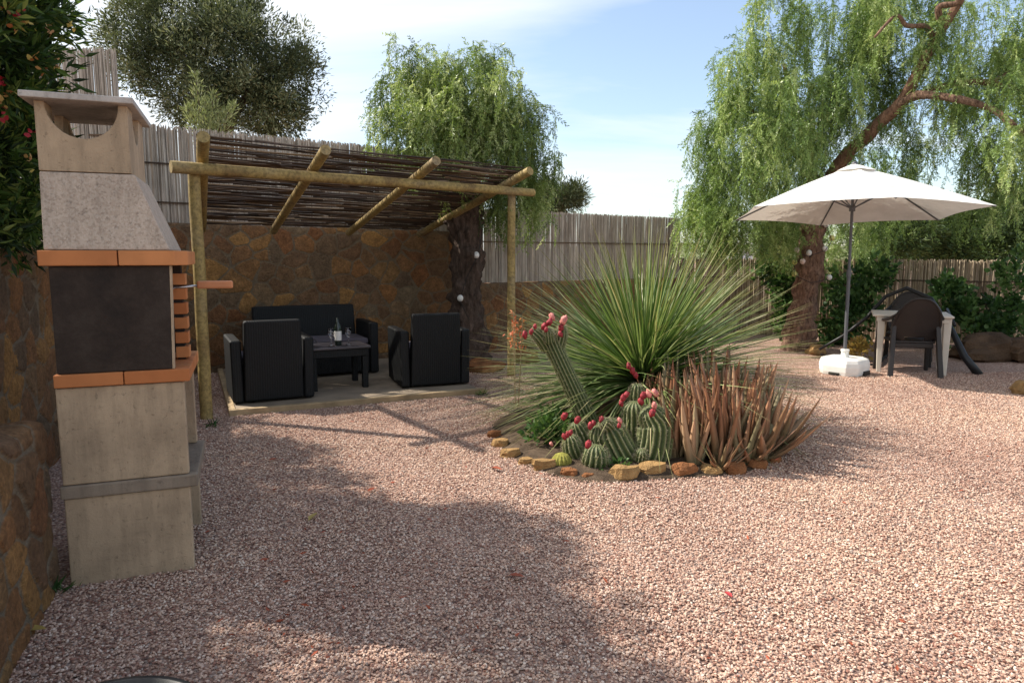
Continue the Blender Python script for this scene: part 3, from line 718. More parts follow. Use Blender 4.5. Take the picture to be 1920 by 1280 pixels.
# ============================================================ PARASOL
PX, PY = 4.14, 8.54
pr = thing('parasol', 'open off-white six-sided garden parasol on a slim grey pole', 'parasol', (PX, PY, .10))
pr.rotation_euler = (R(-3.0), R(1.0), 0)      # leans very slightly back
def L2(x, y, z): return Vector((x, y, z))
b = MB(); b.tube([(0, 0, .05), (0, 0, 1.15)], .021, 14); b.tube([(0, 0, 1.151), (0, 0, 2.40)], .0175, 14); b.build('pole', M['poledark'], pr, autosmooth=40)
b = MB(); b.tube([(0, 0, 1.10), (0, 0, 1.19)], .028, 14); b.tube([(0, 0, 1.145), (.05, 0, 1.145)], .009, 8); b.build('tilt_joint', M['poledark'], pr, autosmooth=40)
APZ, RIMZ, RR_ = 2.44, 1.87, 1.47
cn = []
ang0 = R(80)
nr, ns = 12, 8
def canopy_pt(k, s, t):       # k panel, s across the panel 0..1, t from apex 0 to rim 1
    a = ang0 + k*R(60); bq = a + R(60)
    p = Vector((math.cos(a), math.sin(a), 0))*(1-s) + Vector((math.cos(bq), math.sin(bq), 0))*s
    sag = math.sin(math.pi*s)
    r_ = RR_*t*(1-.035*sag*t); z = APZ - (APZ-RIMZ)*(t**1.12) - .028*sag*math.sin(math.pi*min(1, t*1.0))*1.2 + .018*sag*t
    return Vector((p.x*r_, p.y*r_, z))
for k in range(6):
    pass
b = MB(); vs = []; fs = []
for k in range(6):
    base = len(vs)
    for i in range(nr+1):
        for j in range(ns+1): vs.append(canopy_pt(k, j/ns, .06+.94*i/nr))
    fs += [(base+i*(ns+1)+j, base+i*(ns+1)+j+1, base+(i+1)*(ns+1)+j+1, base+(i+1)*(ns+1)+j) for i in range(nr) for j in range(ns)]
b.add(vs, fs); o = b.build('canopy', M['fabric'], pr, autosmooth=12)
b = MB(); vs = []; fs = []
for k in range(6):
    base = len(vs)
    for i in range(4):
        for j in range(ns+1):
            t = .02+.15*i/3; q = canopy_pt(k, j/ns, t); q.z += .035 - .006*i + (.012*math.sin(math.pi*j/ns) if i == 3 else 0)
            vs.append(q)
    fs += [(base+i*(ns+1)+j, base+i*(ns+1)+j+1, base+(i+1)*(ns+1)+j+1, base+(i+1)*(ns+1)+j) for i in range(3) for j in range(ns)]
b.add(vs, fs); b.build('vent_cap', M['fabric'], pr, autosmooth=12)
b = MB(); b.lathe([(0, 2.455), (.03, 2.455), (.035, 2.48), (.015, 2.50), (0, 2.505)], 12); b.build('finial', M['poledark'], pr, smooth=True)
b = MB(); b.tube([(0, 0, 1.90), (0, 0, 1.97)], .036, 12); b.build('hub', M['poledark'], pr, autosmooth=40)
for k in range(6):
    b = MB(); pts = [canopy_pt(k, 0, t) - Vector((0, 0, .012)) for t in (.03, .3, .6, .85, .99)]
    b.tube(pts, .0095, 6); b.build('rib', M['poledark'], pr)
    b = MB(); b.tube([(0.02*math.cos(ang0+k*R(60)), .02*math.sin(ang0+k*R(60)), 1.94), canopy_pt(k, 0, .40)-Vector((0, 0, .014))], .0085, 6); b.build('strut', M['poledark'], pr)
pb = thing('base_tank', 'chunky white water-filled base holding the grey parasol pole', 'parasol base', (PX, PY, 0), R(38))
b = MB(); s_, c_ = .245, .10
oct_ = [(-s_+c_, -s_), (s_-c_, -s_), (s_, -s_+c_), (s_, s_-c_), (s_-c_, s_), (-s_+c_, s_), (-s_, s_-c_), (-s_, -s_+c_)]
vs = []
for z, f in ((0, .96), (.045, 1.0), (.11, 1.02), (.155, 1.0), (.19, .95), (.205, .86)):
    vs += [(x*f, y*f, z) for x, y in oct_]
fs = [(i*8+k, i*8+(k+1) % 8, (i+1)*8+(k+1) % 8, (i+1)*8+k) for i in range(5) for k in range(8)] + [tuple(reversed(range(8))), tuple(40+k for k in range(8))]
b.add(vs, fs); b.build('tank', M['white'], pb, bevel=.008)
b = MB(); b.lathe([(.0, .206), (.055, .206), (.046, .225), (.042, .275), (.050, .28), (.050, .305), (.034, .307), (0, .307)], 18); b.build('collar', M['white'], pb, autosmooth=40)
b = MB()
b.box((.06, -s_-.002, .03), (.15, .03, .056)); b.build('recess_shade_block', M['black'], pb, bevel=.006)  # black blocks stand in for the shade inside the foot recesses
b = MB(); b.box((-s_-.002, 0, .02), (.03, .13, .04)); b.build('recess_shade_block', M['black'], pb, bevel=.006)

# ============================================================ PLASTIC TABLE AND CHAIRS
tp = G(1641, 697); tq = G(1766, 705); ex = (tq-tp).normalized(); ey = Vector((-ex.y, ex.x, 0)); rzt = math.atan2(ex.y, ex.x)
wt = (tq-tp).length + .06
tab = thing('garden_table', 'cream plastic garden table behind the brown plastic chair', 'table', tuple(tp), rzt)
b = MB(); b.hexa((-.07, wt+.02, -.05, .72), (-.07, wt+.02, -.05, .72), .705, .735); b.build('tabletop', M['cream'], tab, bevel=.012, seg=3)
b = MB(); b.hexa((-.02, wt-.03, -.02, .68), (-.02, wt-.03, -.02, .68), .645, .7045); b.build('apron', M['cream'], tab, bevel=.004)
for x in (0.0, wt-.075):
    for y in (0.0, .60):
        b = MB(); b.hexa((x+.01, x+.06, y+.01, y+.06), (x-.012, x+.078, y-.012, y+.078), 0, .71); b.build('leg', M['cream'], tab, bevel=.008)
def plastic_chair(label, loc, rz, group='brown plastic garden chairs'):
    """local: +y is the direction the sitter faces, back at -y"""
    r = thing('plastic_chair', label, 'chair', loc, rz, group)
    b = MB(); b.hexa((-.23, .23, -.2, .24), (-.24, .24, -.2, .25), .40, .425); b.hexa((-.22, .22, -.19, -.17), (-.22, .22, -.19, -.17), .34, .3995); b.build('seat', M['brown'], r, bevel=.01)
    # shell back with an arched top, curved in plan
    n, m_ = 16, 10; vs = []
    def outline(s, t):     # s -1..1, t 0..1
        hw = .215 + .045*math.sin(min(1, t*1.15)*math.pi*.8)
        top = .95 - .20*(abs(s)**2.6)
        z = .43 + (top-.43)*t; x = s*hw; y = -.20 - .17*t + .07*(s*s)
        return x, y, z
    for sh in (0, .014):
        for i in range(m_+1):
            for j in range(n+1):
                x, y, z = outline(-1+2*j/n, i/m_); vs.append((x, y-sh, z))
    N1 = (m_+1)*(n+1); fs = []
    for i in range(m_):
        for j in range(n):
            if i in (0,) and 3 < j < 12: continue
            q = i*(n+1)+j; fs.append((q, q+1, q+n+2, q+n+1)); fs.append((N1+q, N1+q+n+1, N1+q+n+2, N1+q+1))
    b = MB(); b.add(vs, fs); b.build('back_shell', M['brown'], r, autosmooth=50)
    b = MB(); rim = [outline(-1, t/8) for t in range(0, 9)] + [outline(-1+2*j/n, 1) for j in range(1, n)] + [outline(1, 1-t/8) for t in range(0, 9)]
    b.tube([(x, y-.008, z) for x, y, z in rim], .016, 8); b.build('back_rim', M['brown'], r, smooth=True)
    for sx in (-1, 1):
        b = MB(); b.tube([(sx*.235, -.30, .76), (sx*.285, -.22, .70), (sx*.305, -.05, .665), (sx*.305, .14, .655), (sx*.30, .24, .62), (sx*.29, .255, .55)], [.018, .024, .030, .030, .024, .018], 8, squash=.6)
        b.build('armrest', M['brown'], r, smooth=True)
        b = MB(); b.beam((sx*.285, .25, .60), (sx*.30, .29, 0), .05, .045, w2=.045, h2=.04); b.build('leg', M['brown'], r, bevel=.008)
        b = MB(); b.beam((sx*.235, -.20, .70), (sx*.275, -.33, 0), .05, .05, w2=.06, h2=.045); b.build('leg', M['brown'], r, bevel=.008)
    return r
cc = G(1706, 701); cc = cc + Vector((0.0, .07, 0))
plastic_chair('brown plastic armchair seen from behind, pushed up to the cream table', tuple(Vector((cc.x, cc.y, 0))), rzt+R(12))
cd = tp + ex*(wt/2) + ey*1.02
plastic_chair('brown plastic armchair on the far side of the cream table', tuple(cd), rzt+math.pi-R(8))
hm = thing('hammock_stand', 'black curved tube frame arching low behind the cream table', 'frame', tuple(G(1700, 670)))
b = MB(); yy = 9.3
pts = [P(1536, 655, 9.6), P(1580, 630, 9.55), P(1625, 595, 9.5), P(1660, 556, 9.4), P(1700, 540, 9.3), P(1745, 560, 9.1), P(1785, 620, 8.8), P(1808, 668, 8.6), P(1836, 703, 8.45)]
b.tube(pts, [.018, .02, .022, .024, .026, .03, .036, .044, .05], 10); b.build('arch_tube', M['black'], hm, world=True, smooth=True)
b = MB(); pts = [G(1540, 668)+Vector((0, 0, .03)), G(1590, 690)+Vector((0, 0, .03)), G(1645, 688)+Vector((0, 0, .04)), G(1662, 672)+Vector((0, 0, .04))]
b.tube(pts, .022, 8); b.build('foot_tube', M['black'], hm, world=True, smooth=True)
b = MB(); b.tube([P(1790, 610, 8.7), P(1776, 580, 9.2), P(1750, 640, 9.6)], .02, 8); b.build('brace', M['black'], hm, world=True, smooth=True)

# ============================================================ DARK FLOWER BOWL AT THE BOTTOM EDGE
bw = thing('flower_bowl', 'dark round bowl edge with red petals at the bottom left of the photo', 'bowl', (-.955, 1.475, 0))
b = MB(); b.lathe([(.0, 0), (.15, 0), (.215, .30), (.235, .335), (.24, .35), (.225, .35), (.205, .31), (.0, .30)], 48); b.build('bowl', M['black'], bw, smooth=True)
b = MB()
for k in range(9): 
    th = R(112+random.uniform(0, 30)); b.blob((.20*math.cos(th), .20*math.sin(th), .345+random.uniform(0, .015)), (.013, .010, .005), .3)
b.build('petals', M['red'], bw, smooth=True)


# ============================================================ VEGETATION HELPERS
def unit(a): return a/np.maximum(np.linalg.norm(a, axis=-1, keepdims=True), 1e-9)
def frames(d, twist):
    """rotation matrices (n,3,3) whose third column is d"""
    d = unit(d); ref = np.tile(np.array([0, 0, 1.0]), (len(d), 1)); ref[np.abs(d[:, 2]) > .9] = (1, 0, 0)
    a = unit(np.cross(ref, d)); b = np.cross(d, a); c, s = np.cos(twist)[:, None], np.sin(twist)[:, None]
    return np.stack([a*c+b*s, -a*s+b*c, d], axis=2)
def scatter(tv, tf, pos, Rm, scl):
    n, k = len(pos), len(tv)
    V = np.einsum('nij,kj->nki', Rm, tv)*np.asarray(scl).reshape(n, 1, -1) + pos[:, None, :]
    Fc = tf[None] + (np.arange(n)*k)[:, None, None]
    return V.reshape(-1, 3), Fc.reshape(-1, tf.shape[1])
def lance(w=.2, bend=.12):      # slim leaf, two quads folded along the midrib would double the count: one bent quad pair
    tv = np.array([(0, 0, 0), (w/2, 0, .4), (0, bend, 1), (-w/2, 0, .4)]); return tv, np.array([[0, 1, 2, 3]])
def broad(w=.8):
    tv = np.array([(0, 0, 0), (w/2, .04, .35), (w*.35, .06, .75), (0, .12, 1), (-w*.35, .06, .75), (-w/2, .04, .35)])
    return tv, np.array([[0, 1, 2, 3], [0, 3, 4, 5]])
def compound(pairs=7, L=.27, w=.065):
    jr = random.Random(5)
    V = []; F_ = []
    for i in range(pairs):
        z0_ = .10+.84*i/(pairs-1)
        for s in (-1, 1):
            z = z0_+jr.uniform(-.05, .05); l = L*(1-.35*abs(i/(pairs-1)-.35))*jr.uniform(.65, 1.15); an = R(jr.uniform(28, 66))
            b = len(V); dx, dz = math.sin(an), math.cos(an)
            V += [(0, 0, z), (s*(dx*l*.5)-dz*w/2*s, jr.uniform(-.06, .06), z+dz*l*.5+dx*w/2), (s*dx*l, jr.uniform(-.08, .08), z+dz*l), (s*(dx*l*.5)+dz*w/2*s, .01, z+dz*l*.5-dx*w/2)]
            F_.append((b, b+1, b+2, b+3))
    b = len(V); V += [(-.008, 0, 0), (.008, 0, 0), (.004, 0, 1), (-.004, 0, 1)]; F_.append((b, b+1, b+2, b+3))
    return np.array(V), np.array(F_)
def ell_points(E, n, shell=.0):
    """random points in a list of ellipsoids (cx,cy,cz, rx,ry,rz, weight)"""
    E = np.array(E, dtype=float); wt_ = E[:, 6]/E[:, 6].sum(); idx = rng.choice(len(E), n, p=wt_)
    d = unit(rng.normal(size=(n, 3))); r_ = (shell + (1-shell)*rng.random(n))**(1/2.2)
    return E[idx, :3] + d*r_[:, None]*E[idx, 3:6], d
def EP(u, v, y, ru, rv, ry, wgt=None):     # ellipsoid seen at photo pixel u,v with pixel radii, at distance y
    p = P(u, v, y); k = (p-cam.location).length/F_PX
    return (p.x, p.y, p.z, ru*k, ry, rv*k, wgt or (ru*rv)/1e4)
def leaves_obj(name, pos, d, size, mat, parent, tmpl, szvar=.35, group_rnd=None, world=True):
    n = len(pos); tv, tf = tmpl; Rm = frames(d, rng.random(n)*6.28); sc = size*(1-szvar+2*szvar*rng.random(n))
    V, Fc = scatter(tv, tf, pos, Rm, sc)
    r = rng.random(n) if group_rnd is None else np.clip(group_rnd + rng.normal(size=n)*.18, 0, 1)
    return build_np(name, V, Fc, mat, parent, world, False, np.repeat(r, len(tf)))
def clump_crown(name, E, nclump, per, crad, leaf, mat, parent, tmpl, up=.3, shell=.35):
    c, cd_ = ell_points(E, nclump, shell); cr = rng.random(nclump)
    idx = np.repeat(np.arange(nclump), per); n = len(idx)
    off_ = unit(rng.normal(size=(n, 3)))*(rng.random(n)**.6)[:, None]*crad*(.5+rng.random(nclump))[idx][:, None]
    pos = c[idx]+off_; d = unit(off_)*.7+cd_[idx]*.5+rng.normal(size=(n, 3))*.45+np.array([0, 0, up])
    return leaves_obj(name, pos, d, leaf, mat, parent, tmpl, .35, cr[idx])
def weeping(name, E, nstr, mat, parent, ln=(.45, 1.0), leaf=.19, step=.075, tmpl=None, shell=.3, extra=None, spread=.55, floor=None, dens=2):
    """strands that start in the crown, arch outwards and hang down, set with feathery compound leaves"""
    nc = max(4, nstr//8); c0, dc = ell_points(E, nc, shell); ix = rng.integers(0, nc, nstr)
    p0 = c0[ix] + rng.normal(size=(nstr, 3))*np.array([.11, .11, .07]); d0 = unit(dc[ix]+rng.normal(size=(nstr, 3))*.35); clr = rng.random(nc)[ix]
    if extra is not None: p0 = np.concatenate([p0, extra]); d0 = np.concatenate([d0, unit(rng.normal(size=(len(extra), 3)))])
    n = len(p0); L = ln[0]+(ln[1]-ln[0])*rng.random(n); k = int(ln[1]/step)
    h = unit(d0*np.array([1, 1, .3])+rng.normal(size=(n, 3))*.35); h[:, 2] = np.abs(h[:, 2])*.5
    cr = np.clip(.6*clr+.4*rng.random(n), 0, 1)
    pos = []; dr = []; rr = []; seg = []
    p = p0.copy(); prev = p.copy()
    for i in range(k):
        t = i*step; live = t < L
        g_ = np.clip(t/(.38*L+.05), 0, 1)[:, None]
        dirv = unit(h*(1-g_)*spread + np.array([0, 0, -1.0])*g_ + rng.normal(size=(n, 3))*.07)
        prev = p.copy(); p = p + dirv*step
        if floor is not None: live &= p[:, 2] > floor
        m = live
        for _ in range(dens):
            side = rng.normal(size=(n, 3)); side[:, 2] = 0
            pos.append(p[m] - dirv[m]*step*rng.random((m.sum(), 1))); dr.append((dirv*.8 + unit(side)*(.25+.75*rng.random((n, 1))) + rng.normal(size=(n, 3))*.25 + np.array([0, 0, -.35]))[m]); rr.append(cr[m])
        seg.append((prev[m], p[m]))
    pos = np.concatenate(pos); dr = np.concatenate(dr); rr = np.concatenate(rr)
    o = leaves_obj(name, pos, dr, leaf, mat, parent, tmpl or compound(), .45, rr)
    a = np.concatenate([q[0] for q in seg]); b_ = np.concatenate([q[1] for q in seg]); wv = np.array([.0025, 0, 0])
    V = np.stack([a-wv, a+wv, b_+wv, b_-wv], 1).reshape(-1, 3); Fc = np.arange(len(V)).reshape(-1, 4)
    build_np('twigs', V, Fc, M['oleander'], parent, True, False, np.full(len(Fc), .9))
    return o
def limb(parent, name, pts, r0, r1, mat, n=12, nz=.22, nf=5, sub=8):
    pts = [Vector(p) for p in pts]; out_ = []
    for i in range(len(pts)-1):                # Catmull-Rom
        a = pts[max(i-1, 0)]; b_ = pts[i]; c = pts[i+1]; d = pts[min(i+2, len(pts)-1)]
        for k in range(sub):
            t = k/sub; out_.append(.5*((2*b_)+(c-a)*t+(2*a-5*b_+4*c-d)*t*t+(3*b_-a-3*c+d)*t**3))
    out_.append(pts[-1]); m = len(out_)
    rad = [r0+(r1-r0)*(i/(m-1))**.8 for i in range(m)]
    b = MB(); b.tube(out_, rad, n*(2 if r0 > .05 else 1), True, nz, nf, nz2=.15 if r0 > .05 else 0); return b.build(name, mat, parent, world=True, smooth=True)
LEAF = lance(.24); LEAFN = lance(.17)

# ============================================================ RIGHT PEPPER TREE
T2 = thing('pepper_tree', 'large weeping pepper tree with a leaning brown trunk behind the parasol', 'tree', (4.6, 10.85, 0))
def PP(*a): return [P(u, v, y) for u, v, y in a]
b_ = PP((1497, 668, 10.75), (1500, 600, 10.8), (1512, 540, 10.85), (1522, 460, 10.9), (1530, 400, 10.9), (1545, 350, 10.85))
b = MB(); sub_ = []
for i in range(len(b_)-1):
    for k in range(12): sub_.append(b_[i].lerp(b_[i+1], k/12))
sub_.append(b_[-1]); rads = list(np.interp(np.linspace(0, 1, len(sub_)), [0, .08, .25, .5, .8, 1], [.31, .235, .185, .18, .16, .14]))
b.tube(sub_, rads, 56, True, .30, 4.5, nz2=.22); b.build('trunk', M['bark'], T2, world=True, smooth=True)
B1 = PP((1540, 365, 10.85), (1580, 300, 10.5), (1640, 240, 10.1), (1690, 190, 9.8), (1735, 110, 9.6), (1770, 50, 9.5), (1815, -20, 9.4))
limb(T2, 'branch', B1, .115, .045, M['branch'])
limb(T2, 'branch', PP((1686, 195, 9.8), (1725, 178, 9.5), (1790, 185, 9.1), (1860, 205, 8.9), (1905, 240, 8.7), (1960, 290, 8.5)), .065, .03, M['bark'])
limb(T2, 'branch', PP((1700, 185, 9.8), (1780, 160, 9.6), (1850, 155, 9.4), (1925, 170, 9.2)), .05, .04, M['branch'])
limb(T2, 'branch', PP((1855, 158, 9.4), (1890, 138, 9.3), (1940, 120, 9.2)), .035, .02, M['bark'])
limb(T2, 'branch', PP((1750, 70, 9.55), (1735, 50, 9.5), (1700, 48, 9.4), (1680, 30, 9.3), (1640, 70, 9.2)), .045, .015, M['bark'])
limb(T2, 'branch', PP((1768, 55, 9.5), (1760, 15, 9.4), (1795, 5, 9.3), (1800, -30, 9.2)), .05, .03, M['bark'])
limb(T2, 'branch', PP((1530, 390, 10.9), (1518, 310, 11), (1490, 200, 11.1), (1470, 120, 11.1)), .12, .03, M['branch'])
limb(T2, 'branch', PP((1518, 320, 11), (1450, 240, 10.8), (1400, 200, 10.6)), .07, .015, M['bark'])
ET = [EP(1400, 130, 10.7, 50, 60, .8, .55), EP(1372, 110, 10.7, 18, 30, .4, .08), EP(1378, 240, 10.6, 50, 80, .8, .7), EP(1450, 210, 10.4, 70, 110, .9), EP(1365, 340, 10.6, 42, 65, .6, .4), EP(1430, 370, 10.8, 60, 70, .7, .5),
      EP(1530, 90, 10.3, 80, 110, 1.0), EP(1530, 210, 10.6, 80, 90, .7), EP(1600, 30, 10.4, 90, 70, .9), EP(1610, 110, 10.9, 55, 60, .5, .25), EP(1490, 300, 11.2, 50, 50, .5, .3),
      EP(1600, 330, 11.2, 60, 60, .6, .35), EP(1700, 20, 10.2, 70, 45, .8, .4), EP(1800, 90, 9.8, 70, 60, .8, .5), EP(1870, 60, 9.4, 70, 70, .8), EP(1850, 140, 9.6, 60, 50, .6, .3), EP(1900, 210, 9.0, 50, 60, .5, .35),
      EP(1740, 180, 10.2, 50, 35, .5, .22), EP(1790, 235, 9.9, 25, 30, .4, .09), EP(1960, 120, 9.2, 60, 110, .7, .5), EP(1930, -20, 9.5, 130, 60, 1.0, .5), EP(1720, -60, 10, 170, 50, 1.1, .6), EP(1560, -50, 10.3, 100, 60, 1.0, .5)]
weeping('crown', ET, 1650, M['pepper_r'], T2, (.3, .95), .15, .08)
EH = [EP(1330, 380, 10.7, 22, 60, .5, .3), EP(1400, 420, 10.9, 50, 45, .6, .45), EP(1460, 400, 11.7, 40, 50, .4, .3), EP(1700, 330, 11.4, 40, 50, .5, .25), EP(1660, 250, 10.9, 40, 40, .5, .16), EP(1620, 420, 11.8, 40, 40, .4, .16),
      EP(1900, 320, 9.4, 40, 50, .4, .25), EP(1800, 330, 10.2, 60, 50, .5, .10), EP(1470, 450, 11.4, 40, 20, .4, .12)]
weeping('hanging_foliage', EH, 400, M['pepper_r'], T2, (.3, .8), .16, .085)

# ============================================================ MIDDLE PEPPER TREE
T1 = thing('pepper_tree', 'smaller weeping pepper tree rising beside the pergola, trunk against the wall', 'tree', (-.62, 9.35, 0))
b_ = PP((878, 690, 9.3), (880, 620, 9.3), (874, 560, 9.3), (880, 500, 9.3), (874, 440, 9.3), (872, 400, 9.3), (870, 365, 9.3))
sub_ = []
for i in range(len(b_)-1):
    for k in range(12): sub_.append(b_[i].lerp(b_[i+1], k/12))
sub_.append(b_[-1]); rads = list(np.interp(np.linspace(0, 1, len(sub_)), [0, .1, .3, .6, .8, 1], [.33, .24, .20, .205, .235, .22]))
b = MB(); b.tube(sub_, rads, 56, True, .34, 5, nz2=.24); b.build('trunk', M['bark_dark'], T1, world=True, smooth=True)
limb(T1, 'branch', PP((868, 385, 9.3), (850, 320, 9.35), (815, 240, 9.4), (795, 200, 9.4), (780, 165, 9.4)), .14, .02, M['bark_dark'])
limb(T1, 'branch', PP((875, 385, 9.3), (895, 300, 9.3), (900, 220, 9.3), (905, 150, 9.3)), .12, .02, M['bark_dark'])
limb(T1, 'branch', PP((880, 390, 9.3), (925, 340, 9.2), (960, 300, 9.1), (980, 260, 9.0)), .09, .02, M['bark_dark'])
EM = [EP(785, 185, 9.4, 62, 55, .7, .55), EP(765, 130, 9.4, 32, 30, .4, .15), EP(815, 130, 9.4, 30, 34, .35, .12), EP(870, 190, 9.4, 55, 50, .7, .4), EP(905, 150, 9.4, 50, 38, .6, .2), EP(950, 180, 9.3, 42, 48, .6, .22),
      EP(965, 240, 9.2, 48, 50, .6, .33), EP(740, 235, 9.3, 36, 42, .5, .2), EP(830, 245, 9.3, 70, 45, .7, .45), EP(900, 260, 9.2, 65, 50, .7, .5)]
weeping('crown', EM, 560, M['pepper'], T1, (.3, 1.0), .145, .075, shell=.35)
EM2 = [EP(975, 330, 9.5, 20, 30, .4, .12), EP(985, 400, 9.9, 20, 20, .3, .05), EP(925, 360, 9.8, 28, 25, .3, .12), EP(1020, 280, 9.2, 12, 20, .2, .04), EP(760, 120, 9.4, 4, 45, .1, .012), EP(815, 100, 9.4, 4, 30, .1, .012), EP(905, 110, 9.4, 5, 30, .1, .012), EP(960, 150, 9.3, 5, 30, .1, .012)]
weeping('hanging_foliage', EM2, 190, M['pepper'], T1, (.3, .7), .15, .085)

# ============================================================ OLIVE AND OTHER TREES BEYOND THE FENCE
ol = thing('olive_tree', 'big dark olive tree rising above the cane fence behind the barbecue', 'tree', tuple(Vector((P(400, 300, 13.5).x, 13.5, 0))))
limb(ol, 'trunk', [(P(400, 300, 13.5).x, 13.5, 0), P(400, 300, 13.5), P(390, 200, 13.5), P(350, 120, 13.5)], .28, .05, M['bark_dark'])
limb(ol, 'branch', PP((400, 290, 13.5), (450, 200, 13.5), (500, 120, 13.5)), .14, .03, M['bark_dark'])
EO = [EP(290, 80, 13.3, 75, 65, 1.0), EP(360, 40, 13.4, 80, 60, 1.0), EP(350, 130, 13.2, 90, 70, 1.1), EP(450, 100, 13.4, 90, 75, 1.1), EP(520, 80, 13.6, 60, 50, .9), EP(545, 150, 13.6, 52, 60, .9), EP(490, 190, 13.6, 75, 50, 1.0),
      EP(410, 200, 13.6, 90, 45, 1.0), EP(265, 130, 13.2, 50, 45, .7), EP(330, -10, 13.5, 50, 30, .7, .2), EP(430, 20, 13.5, 50, 35, .7, .25), EP(530, 225, 13.7, 50, 22, .6, .18)]
clump_crown('crown', EO, 560, 150, .27, .08, M['olive'], ol, lance(.28), shell=.4)
oy = thing('olive_sapling', 'pale young olive shoot in front of the dark olive tree', 'sapling', tuple(Vector((P(390, 250, 11.5).x, 11.5, 0))))
stems = [(365, 135), (350, 200), (400, 175), (425, 205), (385, 190), (440, 195)]
pos = []; dr = []
for i, (u, v) in enumerate(stems):
    p = P(390+(u-390)*.3, 262, 11.5); q = P(u, v, 11.5)
    limb(oy, 'shoot', [p-Vector((0, 0, .6)), p.lerp(q, .5), q], .014, .004, M['bark_dark'], n=5, nz=0)
    for k in range(300):
        t = random.random(); c = np.array(p.lerp(q, t)); rr_ = .17*(1.15-t); e = rng.normal(size=3); pos.append(c+e*rr_*.6); dr.append(e*.6+np.array([0, 0, .9]))
leaves_obj('foliage', np.array(pos), np.array(dr), .085, M['oliveyoung'], oy, LEAFN)
sh = thing('olive_tree', 'small grey-green olive tree top just right of the pergola end', 'tree', tuple(Vector((P(1050, 420, 17).x, 17, 0))))
limb(sh, 'trunk', [(P(1050, 420, 17).x, 17, 0), P(1050, 430, 17), P(1055, 380, 17)], .12, .03, M['bark_dark'])
clump_crown('crown', [EP(1040, 370, 17, 42, 24, .7), EP(1072, 368, 17, 18, 18, .5, .05), EP(1010, 385, 17, 30, 26, .7)], 130, 110, .26, .11, M['olive'], sh, LEAFN, shell=.1)

def tree(label, E, y, x, mat, clumps, per, crad, leaf, name='tree', group='dark trees beyond the low cane fence', top=1.6, tm=LEAF):
    r = thing(name, label, 'tree', (x, y, 0), 0, group)
    limb(r, 'trunk', [(x, y, 0), (x+.05, y, top*.5), (x-.05, y, top)], .13, .06, M['bark_dark'])
    clump_crown('crown', E, clumps, per, crad, leaf, mat, r, tm, shell=.2); return r
tree('dark bushy tree top directly right of the parasol pole', [EP(1670, 440, 15, 60, 40, 1.0), EP(1640, 460, 15, 40, 40, .8), EP(1700, 410, 15, 40, 30, .7, .12)], 15, P(1670, 440, 15).x, M['darkleaf'], 170, 80, .33, .11)
tree('dark bushy tree crown above the fence right of the brown chair', [EP(1780, 440, 16, 65, 45, 1.1), EP(1750, 470, 16, 50, 35, 1.0)], 16, P(1780, 440, 16).x, M['darkleaf'], 190, 80, .36, .12)
tree('dark tree crown above the fence at the right edge of the photo', [EP(1880, 430, 15, 60, 50, 1.1), EP(1940, 400, 15, 60, 60, 1.0), EP(1850, 465, 15, 60, 35, 1.0)], 15, P(1890, 440, 15).x, M['darkleaf'], 230, 80, .36, .12)
tree('grey-green bush behind the fence left of the right tree trunk', [EP(1455, 455, 22, 35, 22, 1.0), EP(1480, 430, 22, 22, 22, .8, .06)], 22, P(1460, 450, 22).x, M['olive'], 90, 70, .4, .14, group=None)
tree('small dark green bush on the far horizon seen past the spiky plant', [EP(1355, 466, 40, 20, 14, 1.2), EP(1335, 470, 40, 12, 9, .8, .03)], 40, P(1350, 470, 40).x, M['darkleaf'], 60, 60, .45, .22, group=None)
dh = thing('farm_building', 'small pale building far beyond the fence on the horizon', 'building', tuple(G(1385, 487)), R(15))
b = MB(); b.hexa((-4.5, 4.5, -3, 3), (-4.5, 4.5, -3, 3), 0, 2.6); b.build('wall', plain('pale_render', (.55, .55, .56), .9, .1, .5), dh)
b = MB(); b.prism([(-5, 2.61), (5, 2.61), (0, 4.0)], -3.3, 3.3, 'xz'); b.build('roof', plain('roof_tile', (.42, .36, .34), .9, .2, 1), dh)
b = MB(); b.hexa((-1, 0, -3.06, -3.004), (-1, 0, -3.06, -3.004), .02, 2.0); b.build('door', M['poledark'], dh)

# ============================================================ FLOWERING SHRUB OVER THE LEFT WALL
ole = thing('oleander_shrub', 'dense dark flowering shrub spilling over the left wall behind the barbecue', 'shrub', (-3.6, 3.9, 1.3))
EL = [EP(-10, 90, 4.3, 42, 90, .45), EP(0, 200, 4.4, 40, 70, .45), EP(5, 320, 4.3, 38, 90, .4), EP(15, 410, 4.3, 38, 30, .3), EP(-80, 60, 4.1, 130, 150, .6, 2.0), EP(-90, 300, 4.0, 120, 150, .5, 1.6), EP(10, -40, 4.4, 60, 80, .5, .5),
      EP(165, 390, 4.8, 40, 45, .3, .3),
      (-4.2, 3.0, 2.6, .8, .9, 1.0, 2.6), (-3.6, 2.0, 2.3, .6, .8, .9, 2.0), (-4.9, 3.6, 2.8, .8, .9, 1.1, 2.0), (-3.5, 1.0, 2.4, .6, .8, 1.0, 2.0), (-3.95, 5.4, 2.05, .45, .8, .5, 1.8), (-4.6, 6.4, 2.0, .4, .6, .5, .8), (-4.0, 4.4, 2.1, .4, .6, .6, 1.0), (-3.75, 4.0, 3.3, .6, .6, .4, .55), (-3.5, 3.6, 3.7, .6, .6, .35, .35), (-3.0, 3.0, 3.2, .5, .5, .3, .2)]  # unseen clumps added to shade the foreground; sparse last ones soften the barbecue's shadow
for x, y in ((-3.5, 4.2), (-3.9, 3.4), (-3.4, 4.7), (-3.6, 2.2)):
    limb(ole, 'stem', [(x, y, .9), (x+.1, y, 1.8), (x-.1, y+.1, 2.7)], .035, .015, M['bark_dark'], n=7)
